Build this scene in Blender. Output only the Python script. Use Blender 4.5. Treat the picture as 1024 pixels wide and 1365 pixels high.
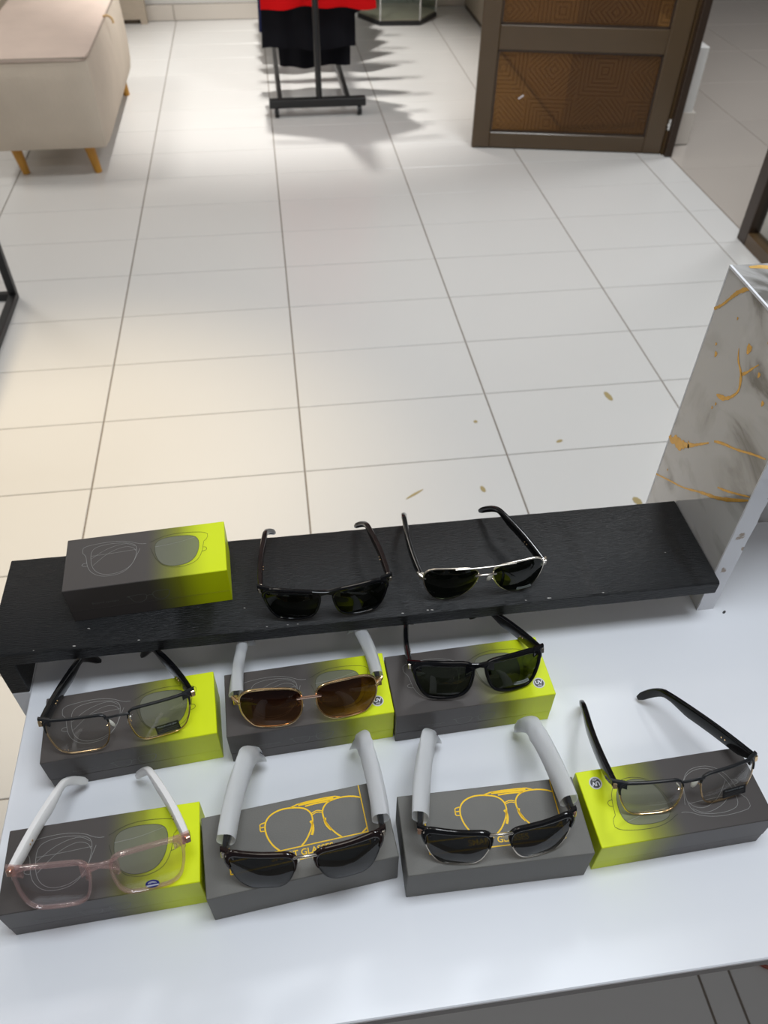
import bpy, bmesh, math, random
from mathutils import Matrix, Vector
random.seed(7)
C = bpy.context.scene.collection
for o in list(bpy.data.objects): bpy.data.objects.remove(o, do_unlink=True)

# ------------------------------------------------------------------ camera
def rot3(yaw, pitch, roll):
    return (Matrix.Rotation(yaw, 3, 'Z') @ Matrix.Rotation(pitch, 3, 'X') @ Matrix.Rotation(roll, 3, 'Y'))
CAM_LOC = Vector((0.58613, -1.6876, 1.54196))
R = rot3(-0.14543, -0.79526, -0.01617)
cam_d = bpy.data.cameras.new('camera'); cam = bpy.data.objects.new('camera', cam_d); C.objects.link(cam)
m3 = Matrix((R.col[0], R.col[2], -R.col[1])).transposed()
cam.matrix_world = Matrix.Translation(CAM_LOC) @ m3.to_4x4()
cam_d.sensor_fit = 'VERTICAL'; cam_d.sensor_height = 36.0; cam_d.lens = 1046.86 / 1365 * 36.0
cam_d.clip_start = .01
cam_d.dof.use_dof = True; cam_d.dof.focus_distance = .80; cam_d.dof.aperture_fstop = 9.0
bpy.context.scene.camera = cam

# ------------------------------------------------------------------ world, lamps, exposure
sc = bpy.context.scene
sc.view_settings.view_transform = 'Standard'; sc.view_settings.look = 'None'
sc.view_settings.gamma = 1.0; sc.view_settings.use_curve_mapping = False
sc.view_settings.exposure = 0.0
w = bpy.data.worlds.new('world'); sc.world = w; w.use_nodes = True
bg = w.node_tree.nodes['Background']; bg.inputs[0].default_value = (.86, .92, 1.0, 1); bg.inputs[1].default_value = .15

def area(name, loc, size, power, col, tgt=None):
    d = bpy.data.lights.new(name, 'AREA'); d.shape = 'RECTANGLE'; d.size, d.size_y = size
    d.energy = power; d.color = col
    o = bpy.data.objects.new(name, d); C.objects.link(o); o.location = loc
    if tgt is not None:
        o.rotation_euler = (Vector(tgt) - Vector(loc)).to_track_quat('-Z', 'Y').to_euler()
    return o
def spot(name, loc, tgt, power, col, ang, blend, rad):
    d = bpy.data.lights.new(name, 'SPOT'); d.energy = power; d.color = col; d.spot_size = math.radians(ang)
    d.spot_blend = blend; d.shadow_soft_size = rad
    o = bpy.data.objects.new(name, d); C.objects.link(o); o.location = loc
    o.rotation_euler = (Vector(tgt) - Vector(loc)).to_track_quat('-Z', 'Y').to_euler()
    return o
area('ceiling_panel_light', (.95, -1.38, 2.86), (1.2, .6), 26.5, (.86, .93, 1))
area('ceiling_panel_light', (.35, .95, 2.86), (.6, .6), 6, (1, .93, .82))
area('ceiling_panel_light', (1.9, 1.0, 2.86), (.6, .6), 36, (.93, .97, 1))
area('ceiling_panel_light', (-1.4, 2.4, 2.86), (.6, .6), 26, (1, .97, .92))
spot('ceiling_spot_light', (.70, 3.40, 2.84), (.70, 3.50, 0), 350, (1, .98, .94), 66, .7, .035)
spot('ceiling_spot_light', (-.45, .2, 2.84), (-.15, -.05, 0), 215, (1, .81, .52), 48, 1.0, .05)
area('added_fill_light', (1.2, -3.1, 2.8), (1.2, .6), 8.5, (1, .95, .9))  # added fill behind the camera for box fronts and the floor under the table
area('added_fill_light', (4.2, 2.6, 2.8), (1.2, .6), 36, (.97, .98, 1))  # unseen source, added to brighten the tiles beyond the doorway

# ------------------------------------------------------------------ materials
MATS = {}
def nodes(name):
    m = bpy.data.materials.new(name); m.use_nodes = True; MATS[name] = m
    nt = m.node_tree; return m, nt, nt.nodes, nt.links, nt.nodes['Principled BSDF']
def srgb(r, g, b):
    f = lambda c: (c/255)/12.92 if c/255 <= .04045 else ((c/255+.055)/1.055)**2.4
    return (f(r), f(g), f(b), 1)
def plain(name, col, rough=.5, metal=0, spec=.5, bump=0, bscale=200, coat=0, var=0, vscale=20, stretch=None):
    m, nt, N, L, p = nodes(name)
    p.inputs['Base Color'].default_value = col; p.inputs['Roughness'].default_value = rough
    p.inputs['Metallic'].default_value = metal; p.inputs['Specular IOR Level'].default_value = spec
    p.inputs['Coat Weight'].default_value = coat
    tc = N.new('ShaderNodeTexCoord'); mp = N.new('ShaderNodeMapping'); L.new(tc.outputs['Object'], mp.inputs[0])
    if stretch: mp.inputs['Scale'].default_value = stretch
    if bump:
        n = N.new('ShaderNodeTexNoise'); n.inputs['Scale'].default_value = bscale; n.inputs['Detail'].default_value = 4
        L.new(mp.outputs[0], n.inputs[0]); b = N.new('ShaderNodeBump'); b.inputs['Strength'].default_value = bump
        b.inputs['Distance'].default_value = .002
        L.new(n.outputs[0], b.inputs['Height']); L.new(b.outputs[0], p.inputs['Normal'])
    if var:
        n = N.new('ShaderNodeTexNoise'); n.inputs['Scale'].default_value = vscale; n.inputs['Detail'].default_value = 5
        L.new(mp.outputs[0], n.inputs[0])
        mx = N.new('ShaderNodeMix'); mx.data_type = 'RGBA'; L.new(n.outputs[0], mx.inputs['Factor'])
        mx.inputs['A'].default_value = tuple(c*(1-var) for c in col[:3])+(1,)
        mx.inputs['B'].default_value = tuple(min(1, c*(1+var)) for c in col[:3])+(1,)
        L.new(mx.outputs['Result'], p.inputs['Base Color'])
    return m
plain('grout', srgb(128, 118, 108), .8)
plain('black_plastic', (.004, .004, .005, 1), .10, spec=.35)
plain('black_satin', (.011, .012, .014, 1), .32)
plain('tortoise', (.010, .004, .004, 1), .1, spec=.4, var=.9, vscale=90)
plain('white_plastic', (.80, .78, .77, 1), .3)
plain('gold', (.83, .60, .34, 1), .18, metal=1)
plain('silver', (.62, .57, .50, 1), .24, metal=1)
plain('chrome', (.8, .8, .8, 1), .12, metal=1)
plain('rosegold', (.85, .55, .42, 1), .16, metal=1)
plain('grey_card', srgb(100, 98, 93), .55, bump=.12, bscale=900, var=.06, vscale=60)
plain('gold_print', srgb(246, 198, 14), .35)
plain('white_print', srgb(146, 145, 142), .5)
plain('dark_print', srgb(26, 30, 12), .5)
plain('faint_print', srgb(104, 104, 102), .5)
plain('sticker_silver', srgb(205, 205, 205), .35)
plain('sticker_grey', srgb(70, 70, 70), .4)
plain('sticker_black', (.008, .008, .01, 1), .3)
plain('sticker_text', srgb(150, 158, 162), .4)
plain('sticker_blue', srgb(28, 34, 130), .35)
plain('sticker_white', srgb(225, 225, 230), .4)
plain('fabric', srgb(205, 192, 176), .95, spec=.15, bump=.5, bscale=60, var=.10, vscale=7)
plain('fabric_top', srgb(208, 190, 178), .95, spec=.15, bump=.45, bscale=60, var=.12, vscale=6)
plain('piping', srgb(165, 150, 138), .9)
plain('leather_tab', srgb(196, 164, 120), .7)
plain('oak', srgb(196, 140, 50), .45, var=.25, vscale=14, stretch=(6, 6, 1))
plain('black_metal', (.012, .012, .013, 1), .38)
plain('cloth_black', (.006, .006, .009, 1), .9, spec=.2, bump=.3, bscale=120)
plain('cloth_red', srgb(215, 8, 14), .85, spec=.2, bump=.3, bscale=120)
plain('cloth_navy', srgb(36, 42, 80), .9, spec=.2)
plain('cloth_grey', srgb(95, 92, 92), .9, spec=.2)
plain('alu_brown', srgb(82, 64, 42), .28, spec=.6, var=.12, vscale=9)
plain('alu_dark', srgb(52, 38, 28), .3)
plain('wall_paint', srgb(228, 226, 222), .6)
plain('skirting_tile', srgb(214, 206, 196), .2)
plain('wood_cabinet', srgb(186, 172, 154), .45, var=.12, vscale=8, stretch=(2, 2, 12))
plain('wood_dark', srgb(88, 74, 60), .5)
plain('table_white', srgb(238, 239, 243), .28, spec=.45, var=.015, vscale=6)
plain('table_edge', srgb(150, 146, 146), .5)
plain('ceiling_paint', srgb(235, 235, 235), .8)
plain('rubber', (.01, .01, .01, 1), .5)
plain('cable_red', srgb(150, 70, 50), .5)
plain('gold_vein', srgb(205, 156, 60), .22, metal=.35, var=.35, vscale=160)
plain('debris', srgb(168, 150, 104), .8)
plain('paint_chip', srgb(190, 186, 180), .8)
plain('pad_clear', srgb(210, 208, 200), .15)
plain('dark_wall', srgb(96, 88, 80), .7)

def mat_tile(name, col, rough, warm):
    m, nt, N, L, p = nodes(name)
    oi = N.new('ShaderNodeObjectInfo'); tc = N.new('ShaderNodeTexCoord')
    n = N.new('ShaderNodeTexNoise'); n.inputs['Scale'].default_value = 3; n.inputs['Detail'].default_value = 2
    L.new(tc.outputs['Object'], n.inputs[0])
    ad = N.new('ShaderNodeMath'); ad.operation = 'ADD'; L.new(oi.outputs['Random'], ad.inputs[0]); L.new(n.outputs[0], ad.inputs[1])
    ml = N.new('ShaderNodeMath'); ml.operation = 'MULTIPLY'; L.new(ad.outputs[0], ml.inputs[0]); ml.inputs[1].default_value = .5
    mx = N.new('ShaderNodeMix'); mx.data_type = 'RGBA'; L.new(ml.outputs[0], mx.inputs['Factor'])
    mx.inputs['A'].default_value = tuple(c*warm for c in col[:3])+(1,); mx.inputs['B'].default_value = col
    L.new(mx.outputs['Result'], p.inputs['Base Color'])
    n2 = N.new('ShaderNodeTexNoise'); n2.inputs['Scale'].default_value = 4; n2.inputs['Detail'].default_value = 1; L.new(tc.outputs['Object'], n2.inputs[0])
    mr = N.new('ShaderNodeMapRange'); L.new(n2.outputs[0], mr.inputs[0]); mr.inputs[3].default_value = rough*.9; mr.inputs[4].default_value = rough*1.1
    L.new(mr.outputs[0], p.inputs['Roughness'])
    p.inputs['Specular IOR Level'].default_value = .4
    return m
mat_tile('tile', srgb(216, 214, 211), .26, .975)
mat_tile('tile_outside', srgb(190, 181, 172), .10, .92)

def mat_black_wood():
    m, nt, N, L, p = nodes('black_paint')
    tc = N.new('ShaderNodeTexCoord'); mp = N.new('ShaderNodeMapping'); mp.inputs['Scale'].default_value = (1, 11, 11)
    L.new(tc.outputs['Object'], mp.inputs[0])
    n = N.new('ShaderNodeTexNoise'); n.inputs['Scale'].default_value = 90; n.inputs['Detail'].default_value = 5
    L.new(mp.outputs[0], n.inputs[0])
    b = N.new('ShaderNodeBump'); b.inputs['Strength'].default_value = 1.0; b.inputs['Distance'].default_value = .0008
    L.new(n.outputs[0], b.inputs['Height']); L.new(b.outputs[0], p.inputs['Normal'])
    p.inputs['Base Color'].default_value = (.008, .008, .0085, 1); p.inputs['Specular IOR Level'].default_value = .27
    mr = N.new('ShaderNodeMapRange'); n2 = N.new('ShaderNodeTexNoise'); n2.inputs['Scale'].default_value = 9
    L.new(tc.outputs['Object'], n2.inputs[0]); L.new(n2.outputs[0], mr.inputs[0])
    mr.inputs[3].default_value = .32; mr.inputs[4].default_value = .42; L.new(mr.outputs[0], p.inputs['Roughness'])
mat_black_wood()

def mat_chipped():
    m, nt, N, L, p = nodes('chipped_white')
    tc = N.new('ShaderNodeTexCoord'); n = N.new('ShaderNodeTexNoise'); n.inputs['Scale'].default_value = 45; n.inputs['Detail'].default_value = 8
    L.new(tc.outputs['Object'], n.inputs[0])
    r = N.new('ShaderNodeValToRGB'); r.color_ramp.elements[0].position = .63; r.color_ramp.elements[1].position = .66
    r.color_ramp.elements[0].color = srgb(222, 222, 226); r.color_ramp.elements[1].color = srgb(168, 152, 138)
    L.new(n.outputs[0], r.inputs[0]); L.new(r.outputs[0], p.inputs['Base Color']); p.inputs['Roughness'].default_value = .6
mat_chipped()

def mat_marble():
    m, nt, N, L, p = nodes('marble_laminate')
    tc = N.new('ShaderNodeTexCoord')
    n = N.new('ShaderNodeTexNoise'); n.inputs['Scale'].default_value = 9; n.inputs['Detail'].default_value = 7; n.inputs['Distortion'].default_value = 1.2
    mp = N.new('ShaderNodeMapping'); mp.inputs['Scale'].default_value = (1, .7, 1.5); mp.inputs['Location'].default_value = (.3, .1, .17)
    L.new(tc.outputs['Object'], mp.inputs[0]); L.new(mp.outputs[0], n.inputs[0])
    r = N.new('ShaderNodeValToRGB'); e = r.color_ramp.elements
    e[0].position = .34; e[0].color = srgb(112, 108, 102); e[1].position = .5; e[1].color = srgb(192, 190, 188)
    x = e.new(.42); x.color = srgb(176, 173, 170)
    L.new(n.outputs[0], r.inputs[0]); L.new(r.outputs[0], p.inputs['Base Color'])
    p.inputs['Roughness'].default_value = .06; p.inputs['Specular IOR Level'].default_value = .6
mat_marble()

def mat_gradient_box():
    m, nt, N, L, p = nodes('gradient_card')
    tc = N.new('ShaderNodeTexCoord'); sx = N.new('ShaderNodeSeparateXYZ'); L.new(tc.outputs['Object'], sx.inputs[0])
    n = N.new('ShaderNodeTexNoise'); n.inputs['Scale'].default_value = 1; L.new(tc.outputs['Object'], n.inputs[0])
    mr = N.new('ShaderNodeMapRange'); L.new(sx.outputs[0], mr.inputs[0]); mr.inputs[1].default_value = -.002; mr.inputs[2].default_value = .070
    mr.interpolation_type = 'SMOOTHSTEP'
    r = N.new('ShaderNodeValToRGB'); e = r.color_ramp.elements
    e[0].position = 0; e[0].color = srgb(74, 69, 67); e[1].position = 1; e[1].color = srgb(214, 228, 0)
    a = e.new(.5); a.color = srgb(136, 140, 32)
    L.new(mr.outputs[0], r.inputs[0]); L.new(r.outputs[0], p.inputs['Base Color']); p.inputs['Roughness'].default_value = .42
    p.inputs['Specular IOR Level'].default_value = .4
mat_gradient_box()

def mat_lens(name, tint, tint_low=None, z0=0, z1=.04, rough=.02, ior=1.5):
    m = bpy.data.materials.new(name); m.use_nodes = True; MATS[name] = m
    nt = m.node_tree; N = nt.nodes; L = nt.links; N.clear()
    out = N.new('ShaderNodeOutputMaterial'); t = N.new('ShaderNodeBsdfTransparent'); g = N.new('ShaderNodeBsdfGlossy')
    g.inputs['Roughness'].default_value = rough; t.inputs[0].default_value = tint+(1,)
    lw_ = N.new('ShaderNodeLayerWeight'); lw_.inputs['Blend'].default_value = .5
    pw_ = N.new('ShaderNodeMath'); pw_.operation = 'POWER'; L.new(lw_.outputs['Facing'], pw_.inputs[0]); pw_.inputs[1].default_value = 5
    f = N.new('ShaderNodeMath'); f.operation = 'MULTIPLY_ADD'; L.new(pw_.outputs[0], f.inputs[0]); f.inputs[1].default_value = .95; f.inputs[2].default_value = ((ior-1)/(ior+1))**2
    mx = N.new('ShaderNodeMixShader'); L.new(f.outputs[0], mx.inputs[0]); L.new(t.outputs[0], mx.inputs[1]); L.new(g.outputs[0], mx.inputs[2])
    L.new(mx.outputs[0], out.inputs[0])
    if tint_low:
        tc = N.new('ShaderNodeTexCoord'); sx = N.new('ShaderNodeSeparateXYZ'); L.new(tc.outputs['Object'], sx.inputs[0])
        mr = N.new('ShaderNodeMapRange'); L.new(sx.outputs[2], mr.inputs[0]); mr.inputs[1].default_value = z0; mr.inputs[2].default_value = z1
        c = N.new('ShaderNodeMix'); c.data_type = 'RGBA'; L.new(mr.outputs[0], c.inputs['Factor'])
        c.inputs['A'].default_value = tint_low+(1,); c.inputs['B'].default_value = tint+(1,)
        L.new(c.outputs['Result'], t.inputs[0])
    return m
mat_lens('lens_black', (.15, .17, .14), ior=1.45)
mat_lens('lens_dark', (.22, .225, .23), ior=1.58)
mat_lens('lens_green', (.27, .30, .24), ior=1.48)
mat_lens('lens_clear', (.93, .93, .92))
mat_lens('lens_clear_pink', (.95, .94, .95))
mat_lens('lens_brown', (.24, .13, .09), (.74, .56, .40), .002, .040, ior=1.38)
mat_lens('case_glass', (.86, .90, .88))
mat_lens('window_glass', (.9, .92, .91))

def mat_semi(name, tcol, dcol, fac, rough=.08):
    m = bpy.data.materials.new(name); m.use_nodes = True; MATS[name] = m
    nt = m.node_tree; N = nt.nodes; L = nt.links; p = N['Principled BSDF']
    p.inputs['Base Color'].default_value = dcol; p.inputs['Roughness'].default_value = rough
    t = N.new('ShaderNodeBsdfTransparent'); t.inputs[0].default_value = tcol
    mx = N.new('ShaderNodeMixShader'); mx.inputs[0].default_value = fac
    L.new(p.outputs[0], mx.inputs[1]); L.new(t.outputs[0], mx.inputs[2]); L.new(mx.outputs[0], N['Material Output'].inputs[0])
    return m
mat_lens('pink_clear', (.95, .86, .85), ior=1.9, rough=.08)
_nt = MATS['pink_clear'].node_tree; _d = _nt.nodes.new('ShaderNodeBsdfDiffuse'); _d.inputs[0].default_value = srgb(246, 210, 206)
_x = _nt.nodes.new('ShaderNodeMixShader'); _x.inputs[0].default_value = .09; _o = [n for n in _nt.nodes if n.type == 'OUTPUT_MATERIAL'][0]
_s = _o.inputs[0].links[0].from_socket; _nt.links.new(_s, _x.inputs[1]); _nt.links.new(_d.outputs[0], _x.inputs[2]); _nt.links.new(_x.outputs[0], _o.inputs[0])
mat_semi('lens_print', (.62, .64, .55, 1), srgb(150, 150, 135), .55, .5)

def mat_sleeve():
    m = bpy.data.materials.new('sleeve_film'); m.use_nodes = True; MATS['sleeve_film'] = m
    nt = m.node_tree; N = nt.nodes; L = nt.links; p = N['Principled BSDF']
    p.inputs['Base Color'].default_value = srgb(250, 251, 253); p.inputs['Roughness'].default_value = .4
    tr = N.new('ShaderNodeBsdfTranslucent'); tr.inputs[0].default_value = srgb(250, 251, 253)
    tp = N.new('ShaderNodeBsdfTransparent')
    a = N.new('ShaderNodeMixShader'); a.inputs[0].default_value = .55; L.new(p.outputs[0], a.inputs[1]); L.new(tr.outputs[0], a.inputs[2])
    b = N.new('ShaderNodeMixShader'); b.inputs[0].default_value = .06; L.new(a.outputs[0], b.inputs[1]); L.new(tp.outputs[0], b.inputs[2])
    L.new(b.outputs[0], N['Material Output'].inputs[0])
mat_sleeve()

def mat_bronze_glass():
    m = bpy.data.materials.new('bronze_glass'); m.use_nodes = True; MATS['bronze_glass'] = m
    nt = m.node_tree; N = nt.nodes; L = nt.links; p = N['Principled BSDF']
    tc = N.new('ShaderNodeTexCoord'); sx = N.new('ShaderNodeSeparateXYZ'); L.new(tc.outputs['Object'], sx.inputs[0])
    def mth(op, a, b=None):
        n = N.new('ShaderNodeMath'); n.operation = op
        for k, v in ((0, a), (1, b)):
            if v is None: continue
            if hasattr(v, 'is_linked'): L.new(v, n.inputs[k])
            else: n.inputs[k].default_value = v
        return n.outputs[0]
    # maze-like print: nested squares alternating with nested diamonds
    u = mth('ABSOLUTE', mth('SUBTRACT', mth('FRACT', mth('MULTIPLY', sx.outputs[0], 1/.24)), .5))
    v = mth('ABSOLUTE', mth('SUBTRACT', mth('FRACT', mth('MULTIPLY', sx.outputs[2], 1/.24)), .5))
    sq = mth('MAXIMUM', u, v); di = mth('MULTIPLY', mth('ADD', u, v), .75)
    cell = mth('GREATER_THAN', mth('FRACT', mth('MULTIPLY', sx.outputs[0], 1/.48)), .5)
    cell2 = mth('GREATER_THAN', mth('FRACT', mth('MULTIPLY', sx.outputs[2], 1/.48)), .5)
    sel = mth('ABSOLUTE', mth('SUBTRACT', cell, cell2))
    d = mth('ADD', mth('MULTIPLY', sq, sel), mth('MULTIPLY', di, mth('SUBTRACT', 1.0, sel)))
    line = mth('GREATER_THAN', mth('FRACT', mth('MULTIPLY', d, 13)), .72)
    t = N.new('ShaderNodeBsdfTransparent')
    mx = N.new('ShaderNodeMix'); mx.data_type = 'RGBA'; L.new(line, mx.inputs['Factor'])
    mx.inputs['A'].default_value = (.56, .41, .23, 1); mx.inputs['B'].default_value = (.44, .315, .17, 1)
    L.new(mx.outputs['Result'], t.inputs[0])
    mb_ = N.new('ShaderNodeMix'); mb_.data_type = 'RGBA'; L.new(line, mb_.inputs['Factor'])
    mb_.inputs['A'].default_value = srgb(136, 100, 62); mb_.inputs['B'].default_value = srgb(100, 71, 45)
    L.new(mb_.outputs['Result'], p.inputs['Base Color']); p.inputs['Roughness'].default_value = .12
    s = N.new('ShaderNodeMixShader'); s.inputs[0].default_value = .66
    L.new(p.outputs[0], s.inputs[1]); L.new(t.outputs[0], s.inputs[2]); L.new(s.outputs[0], N['Material Output'].inputs[0])
mat_bronze_glass()

# ------------------------------------------------------------------ mesh helpers
class MB:
    def __init__(s): s.v = []; s.f = []; s.mi = []; s.cur = 0
    def add(s, vs, fs):
        b = len(s.v); s.v += [tuple(p) for p in vs]; s.f += [tuple(b+i for i in f) for f in fs]; s.mi += [s.cur]*len(fs)
    def box(s, x0, x1, y0, y1, z0, z1, M=None, ch=0):
        if ch:
            vs = []; 
            for (z, i) in ((z0, ch), (z0+ch, 0), (z1-ch, 0), (z1, ch)):
                X0, X1, Y0, Y1 = x0+i, x1-i, y0+i, y1-i
                c = ch if i == 0 else ch*.0
                if c: vs += [(X0+c, Y0, z), (X1-c, Y0, z), (X1, Y0+c, z), (X1, Y1-c, z), (X1-c, Y1, z), (X0+c, Y1, z), (X0, Y1-c, z), (X0, Y0+c, z)]
                else: 
                    k = ch*.4
                    vs += [(X0+k, Y0, z), (X1-k, Y0, z), (X1, Y0+k, z), (X1, Y1-k, z), (X1-k, Y1, z), (X0+k, Y1, z), (X0, Y1-k, z), (X0, Y0+k, z)]
            fs = [tuple(range(7, -1, -1)), tuple(24+i for i in range(8))]
            for r in range(3):
                for i in range(8): fs.append((r*8+i, r*8+(i+1) % 8, r*8+8+(i+1) % 8, r*8+8+i))
        else:
            vs = [(x0, y0, z0), (x1, y0, z0), (x1, y1, z0), (x0, y1, z0), (x0, y0, z1), (x1, y0, z1), (x1, y1, z1), (x0, y1, z1)]
            fs = [(3, 2, 1, 0), (4, 5, 6, 7), (0, 1, 5, 4), (1, 2, 6, 5), (2, 3, 7, 6), (3, 0, 4, 7)]
        if M is not None: vs = [M @ Vector(p) for p in vs]
        s.add(vs, fs); return s
    def rings(s, rings, closed=False, cap=True):
        n = len(rings[0]); vs = [p for r in rings for p in r]; fs = []; R_ = len(rings)
        for r in range(R_ if closed else R_-1):
            r2 = (r+1) % R_
            for i in range(n): fs.append((r*n+i, r*n+(i+1) % n, r2*n+(i+1) % n, r2*n+i))
        if cap and not closed:
            fs.append(tuple(range(n-1, -1, -1))); fs.append(tuple((R_-1)*n+i for i in range(n)))
        s.add(vs, fs); return s
    def tube(s, pts, rad, n=10, closed=False, cap=True, up=(0, 0, 1)):
        pts = [Vector(p) for p in pts]; rr = []
        for i, p in enumerate(pts):
            a = pts[i-1] if (i > 0 or closed) else p; b = pts[(i+1) % len(pts)] if (i < len(pts)-1 or closed) else p
            t = (b-a).normalized(); u = Vector(up)
            if abs(t.dot(u)) > .98: u = Vector((0, 1, 0))
            s1 = t.cross(u).normalized(); s2 = s1.cross(t)
            r = rad[i] if isinstance(rad, (list, tuple)) else rad
            rr.append([p+s1*(r*math.cos(2*math.pi*k/n))+s2*(r*math.sin(2*math.pi*k/n)) for k in range(n)])
        return s.rings(rr, closed, cap)
    def lathe(s, prof, n=20, M=None):
        rr = [[(r*math.cos(2*math.pi*k/n), r*math.sin(2*math.pi*k/n), z) for k in range(n)] for r, z in prof]
        if M is not None: rr = [[M @ Vector(p) for p in r] for r in rr]
        return s.rings(rr)
    def build(s, name, mat, parent=None, smooth=False, M=None):
        me = bpy.data.meshes.new(name); me.from_pydata(s.v, [], s.f)
        for mm in (mat if isinstance(mat, (list, tuple)) else [mat]): me.materials.append(MATS[mm])
        if any(s.mi): me.polygons.foreach_set('material_index', s.mi)
        bm = bmesh.new(); bm.from_mesh(me); bmesh.ops.recalc_face_normals(bm, faces=bm.faces); bm.to_mesh(me); bm.free()
        if smooth: 
            me.polygons.foreach_set('use_smooth', [True]*len(me.polygons))
            me.set_sharp_from_angle(angle=math.radians(42))
        o = bpy.data.objects.new(name, me); C.objects.link(o)
        if parent is not None: o.parent = parent
        if M is not None: o.matrix_local = M
        return o
def empty(name, loc=(0, 0, 0), rz=0):
    o = bpy.data.objects.new(name, None); C.objects.link(o); o.location = loc; o.rotation_euler = (0, 0, rz)
    o.empty_display_size = .05; return o
def tag(o, label, cat, group=None):
    o['label'] = label; o['category'] = cat
    if group: o['group'] = group
    return o
def struct(o, label=None):
    o['kind'] = 'structure'
    if label: o['label'] = label
    return o
def mesh_copy(o, parent, name=None):
    c = o.copy(); C.objects.link(c); c.parent = parent
    if name: c.name = name
    return c
def chaikin(p, n=3, closed=True):
    for _ in range(n):
        q = []
        L_ = len(p)
        for i in range(L_ if closed else L_-1):
            a, b = p[i], p[(i+1) % L_]
            q.append(tuple(a[k]*.75+b[k]*.25 for k in range(len(a)))); q.append(tuple(a[k]*.25+b[k]*.75 for k in range(len(a))))
        if not closed: q = [p[0]]+q+[p[-1]]
        p = q
    return p
def resample(p, n, closed=True):
    P = list(p)+([p[0]] if closed else []); d = [0]
    for a, b in zip(P, P[1:]): d.append(d[-1]+math.dist(a, b))
    out = []; j = 0
    for k in range(n):
        t = d[-1]*k/(n if closed else n-1)
        while j < len(d)-2 and d[j+1] < t: j += 1
        f = (t-d[j])/max(1e-12, d[j+1]-d[j]); a, b = P[j], P[j+1]
        out.append(tuple(a[i]+(b[i]-a[i])*f for i in range(len(a))))
    return out
def ribbon(mb, pts, wd, z, closed=False, axes='xy', off=0):
    """flat printed line along pts (metres) in a plane"""
    n = len(pts); L_ = []; R_ = []
    for i in range(n):
        a = pts[i-1] if (i > 0 or closed) else pts[i]; b = pts[(i+1) % n] if (i < n-1 or closed) else pts[i]
        tx, ty = b[0]-a[0], b[1]-a[1]; l = math.hypot(tx, ty) or 1; nx, ny = -ty/l, tx/l
        ww = wd[i] if isinstance(wd, (list, tuple)) else wd
        L_.append((pts[i][0]+nx*ww/2, pts[i][1]+ny*ww/2)); R_.append((pts[i][0]-nx*ww/2, pts[i][1]-ny*ww/2))
    P3 = {'xy': lambda p: (p[0], p[1], z), 'xz': lambda p: (p[0], z, p[1]), 'yz': lambda p: (z, p[0], p[1])}[axes]
    vs = [P3(p) for p in L_]+[P3(p) for p in R_]
    fs = [(i, (i+1) % n, n+(i+1) % n, n+i) for i in range(n if closed else n-1)]
    mb.add(vs, fs)
def text_mesh(body, size, space=1.0, bold=0.0):
    cu = bpy.data.curves.new('text', 'FONT'); cu.body = body; cu.size = size; cu.align_x = 'CENTER'; cu.align_y = 'CENTER'
    cu.space_character = space; cu.offset = bold; cu.resolution_u = 3
    o = bpy.data.objects.new('text', cu); C.objects.link(o)
    dg = bpy.context.evaluated_depsgraph_get(); me = bpy.data.meshes.new_from_object(o.evaluated_get(dg))
    bpy.data.objects.remove(o); bpy.data.curves.remove(cu); return me
def text_obj(name, body, size, mat, parent, M, space=1.0, bold=0.0):
    me = text_mesh(body, size, space, bold); me.materials.clear(); me.materials.append(MATS[mat])
    o = bpy.data.objects.new(name, me); C.objects.link(o); o.parent = parent; o.matrix_local = M; return o

# ================================================================== THE SETTING
HT = .7797          # table top
ST = HT+.0728       # black riser top
# floor slab (grout) with single tiles
floor = struct(MB().box(-2.6, 2.56, -3.2, 5.2, -.06, -.0022).build('floor', 'grout'), 'pale ceramic tile floor with thin brown grout')
tile_cache = {}
def tile(x0, x1, y0, y1, parent, mat='tile', gx=.0022, gy=.0013):
    w_, d_ = round(x1-x0-2*gx, 4), round(y1-y0-2*gy, 4); key = (w_, d_, mat)
    loc = ((x0+x1)/2, (y0+y1)/2, 0)
    if key not in tile_cache:
        b = MB(); k = .0012; X, Y = w_/2, d_/2
        b.add([(-X, -Y, -.006), (X, -Y, -.006), (X, Y, -.006), (-X, Y, -.006), (-X, -Y, -k), (X, -Y, -k), (X, Y, -k), (-X, Y, -k),
               (-X+k, -Y+k, 0), (X-k, -Y+k, 0), (X-k, Y-k, 0), (-X+k, Y-k, 0)],
              [(0, 1, 5, 4), (1, 2, 6, 5), (2, 3, 7, 6), (3, 0, 4, 7), (4, 5, 9, 8), (5, 6, 10, 9), (6, 7, 11, 10), (7, 4, 8, 11), (8, 9, 10, 11)])
        o = b.build('floor_tile', mat, parent); tile_cache[key] = o.data
    else:
        o = bpy.data.objects.new('floor_tile', tile_cache[key]); C.objects.link(o); o.parent = parent
    o.location = loc
    return o
for r in range(-6, 17):
    y0, y1 = r*.3, r*.3+.3
    for c in range(-3, 4):
        x0, x1 = c*.6, c*.6+.6
        if r <= -4 and c == 2:
            tile(1.2, 1.256, y0, y1, floor); tile(1.256, 1.8, y0, y1, floor)
        else: tile(x0, x1, y0, y1, floor)
    if r >= -2: tile(2.4, 2.552, y0, y1, floor)
outside = struct(MB().box(2.56, 6.2, -1.5, 9.0, -.07, -.0032).build('floor_outside', 'grout'), 'beige glossy tile floor outside the doorway')
for r in range(-6, 11):
    for c in range(-1, 5):
        x0 = 3.115+c*.6; y0 = 2.545+r*.6
        if x0 < 2.56: x0 = 2.556
        tile(x0, 3.115+(c+1)*.6, y0, y0+.6, outside, 'tile_outside').location.z = -.001
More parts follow.
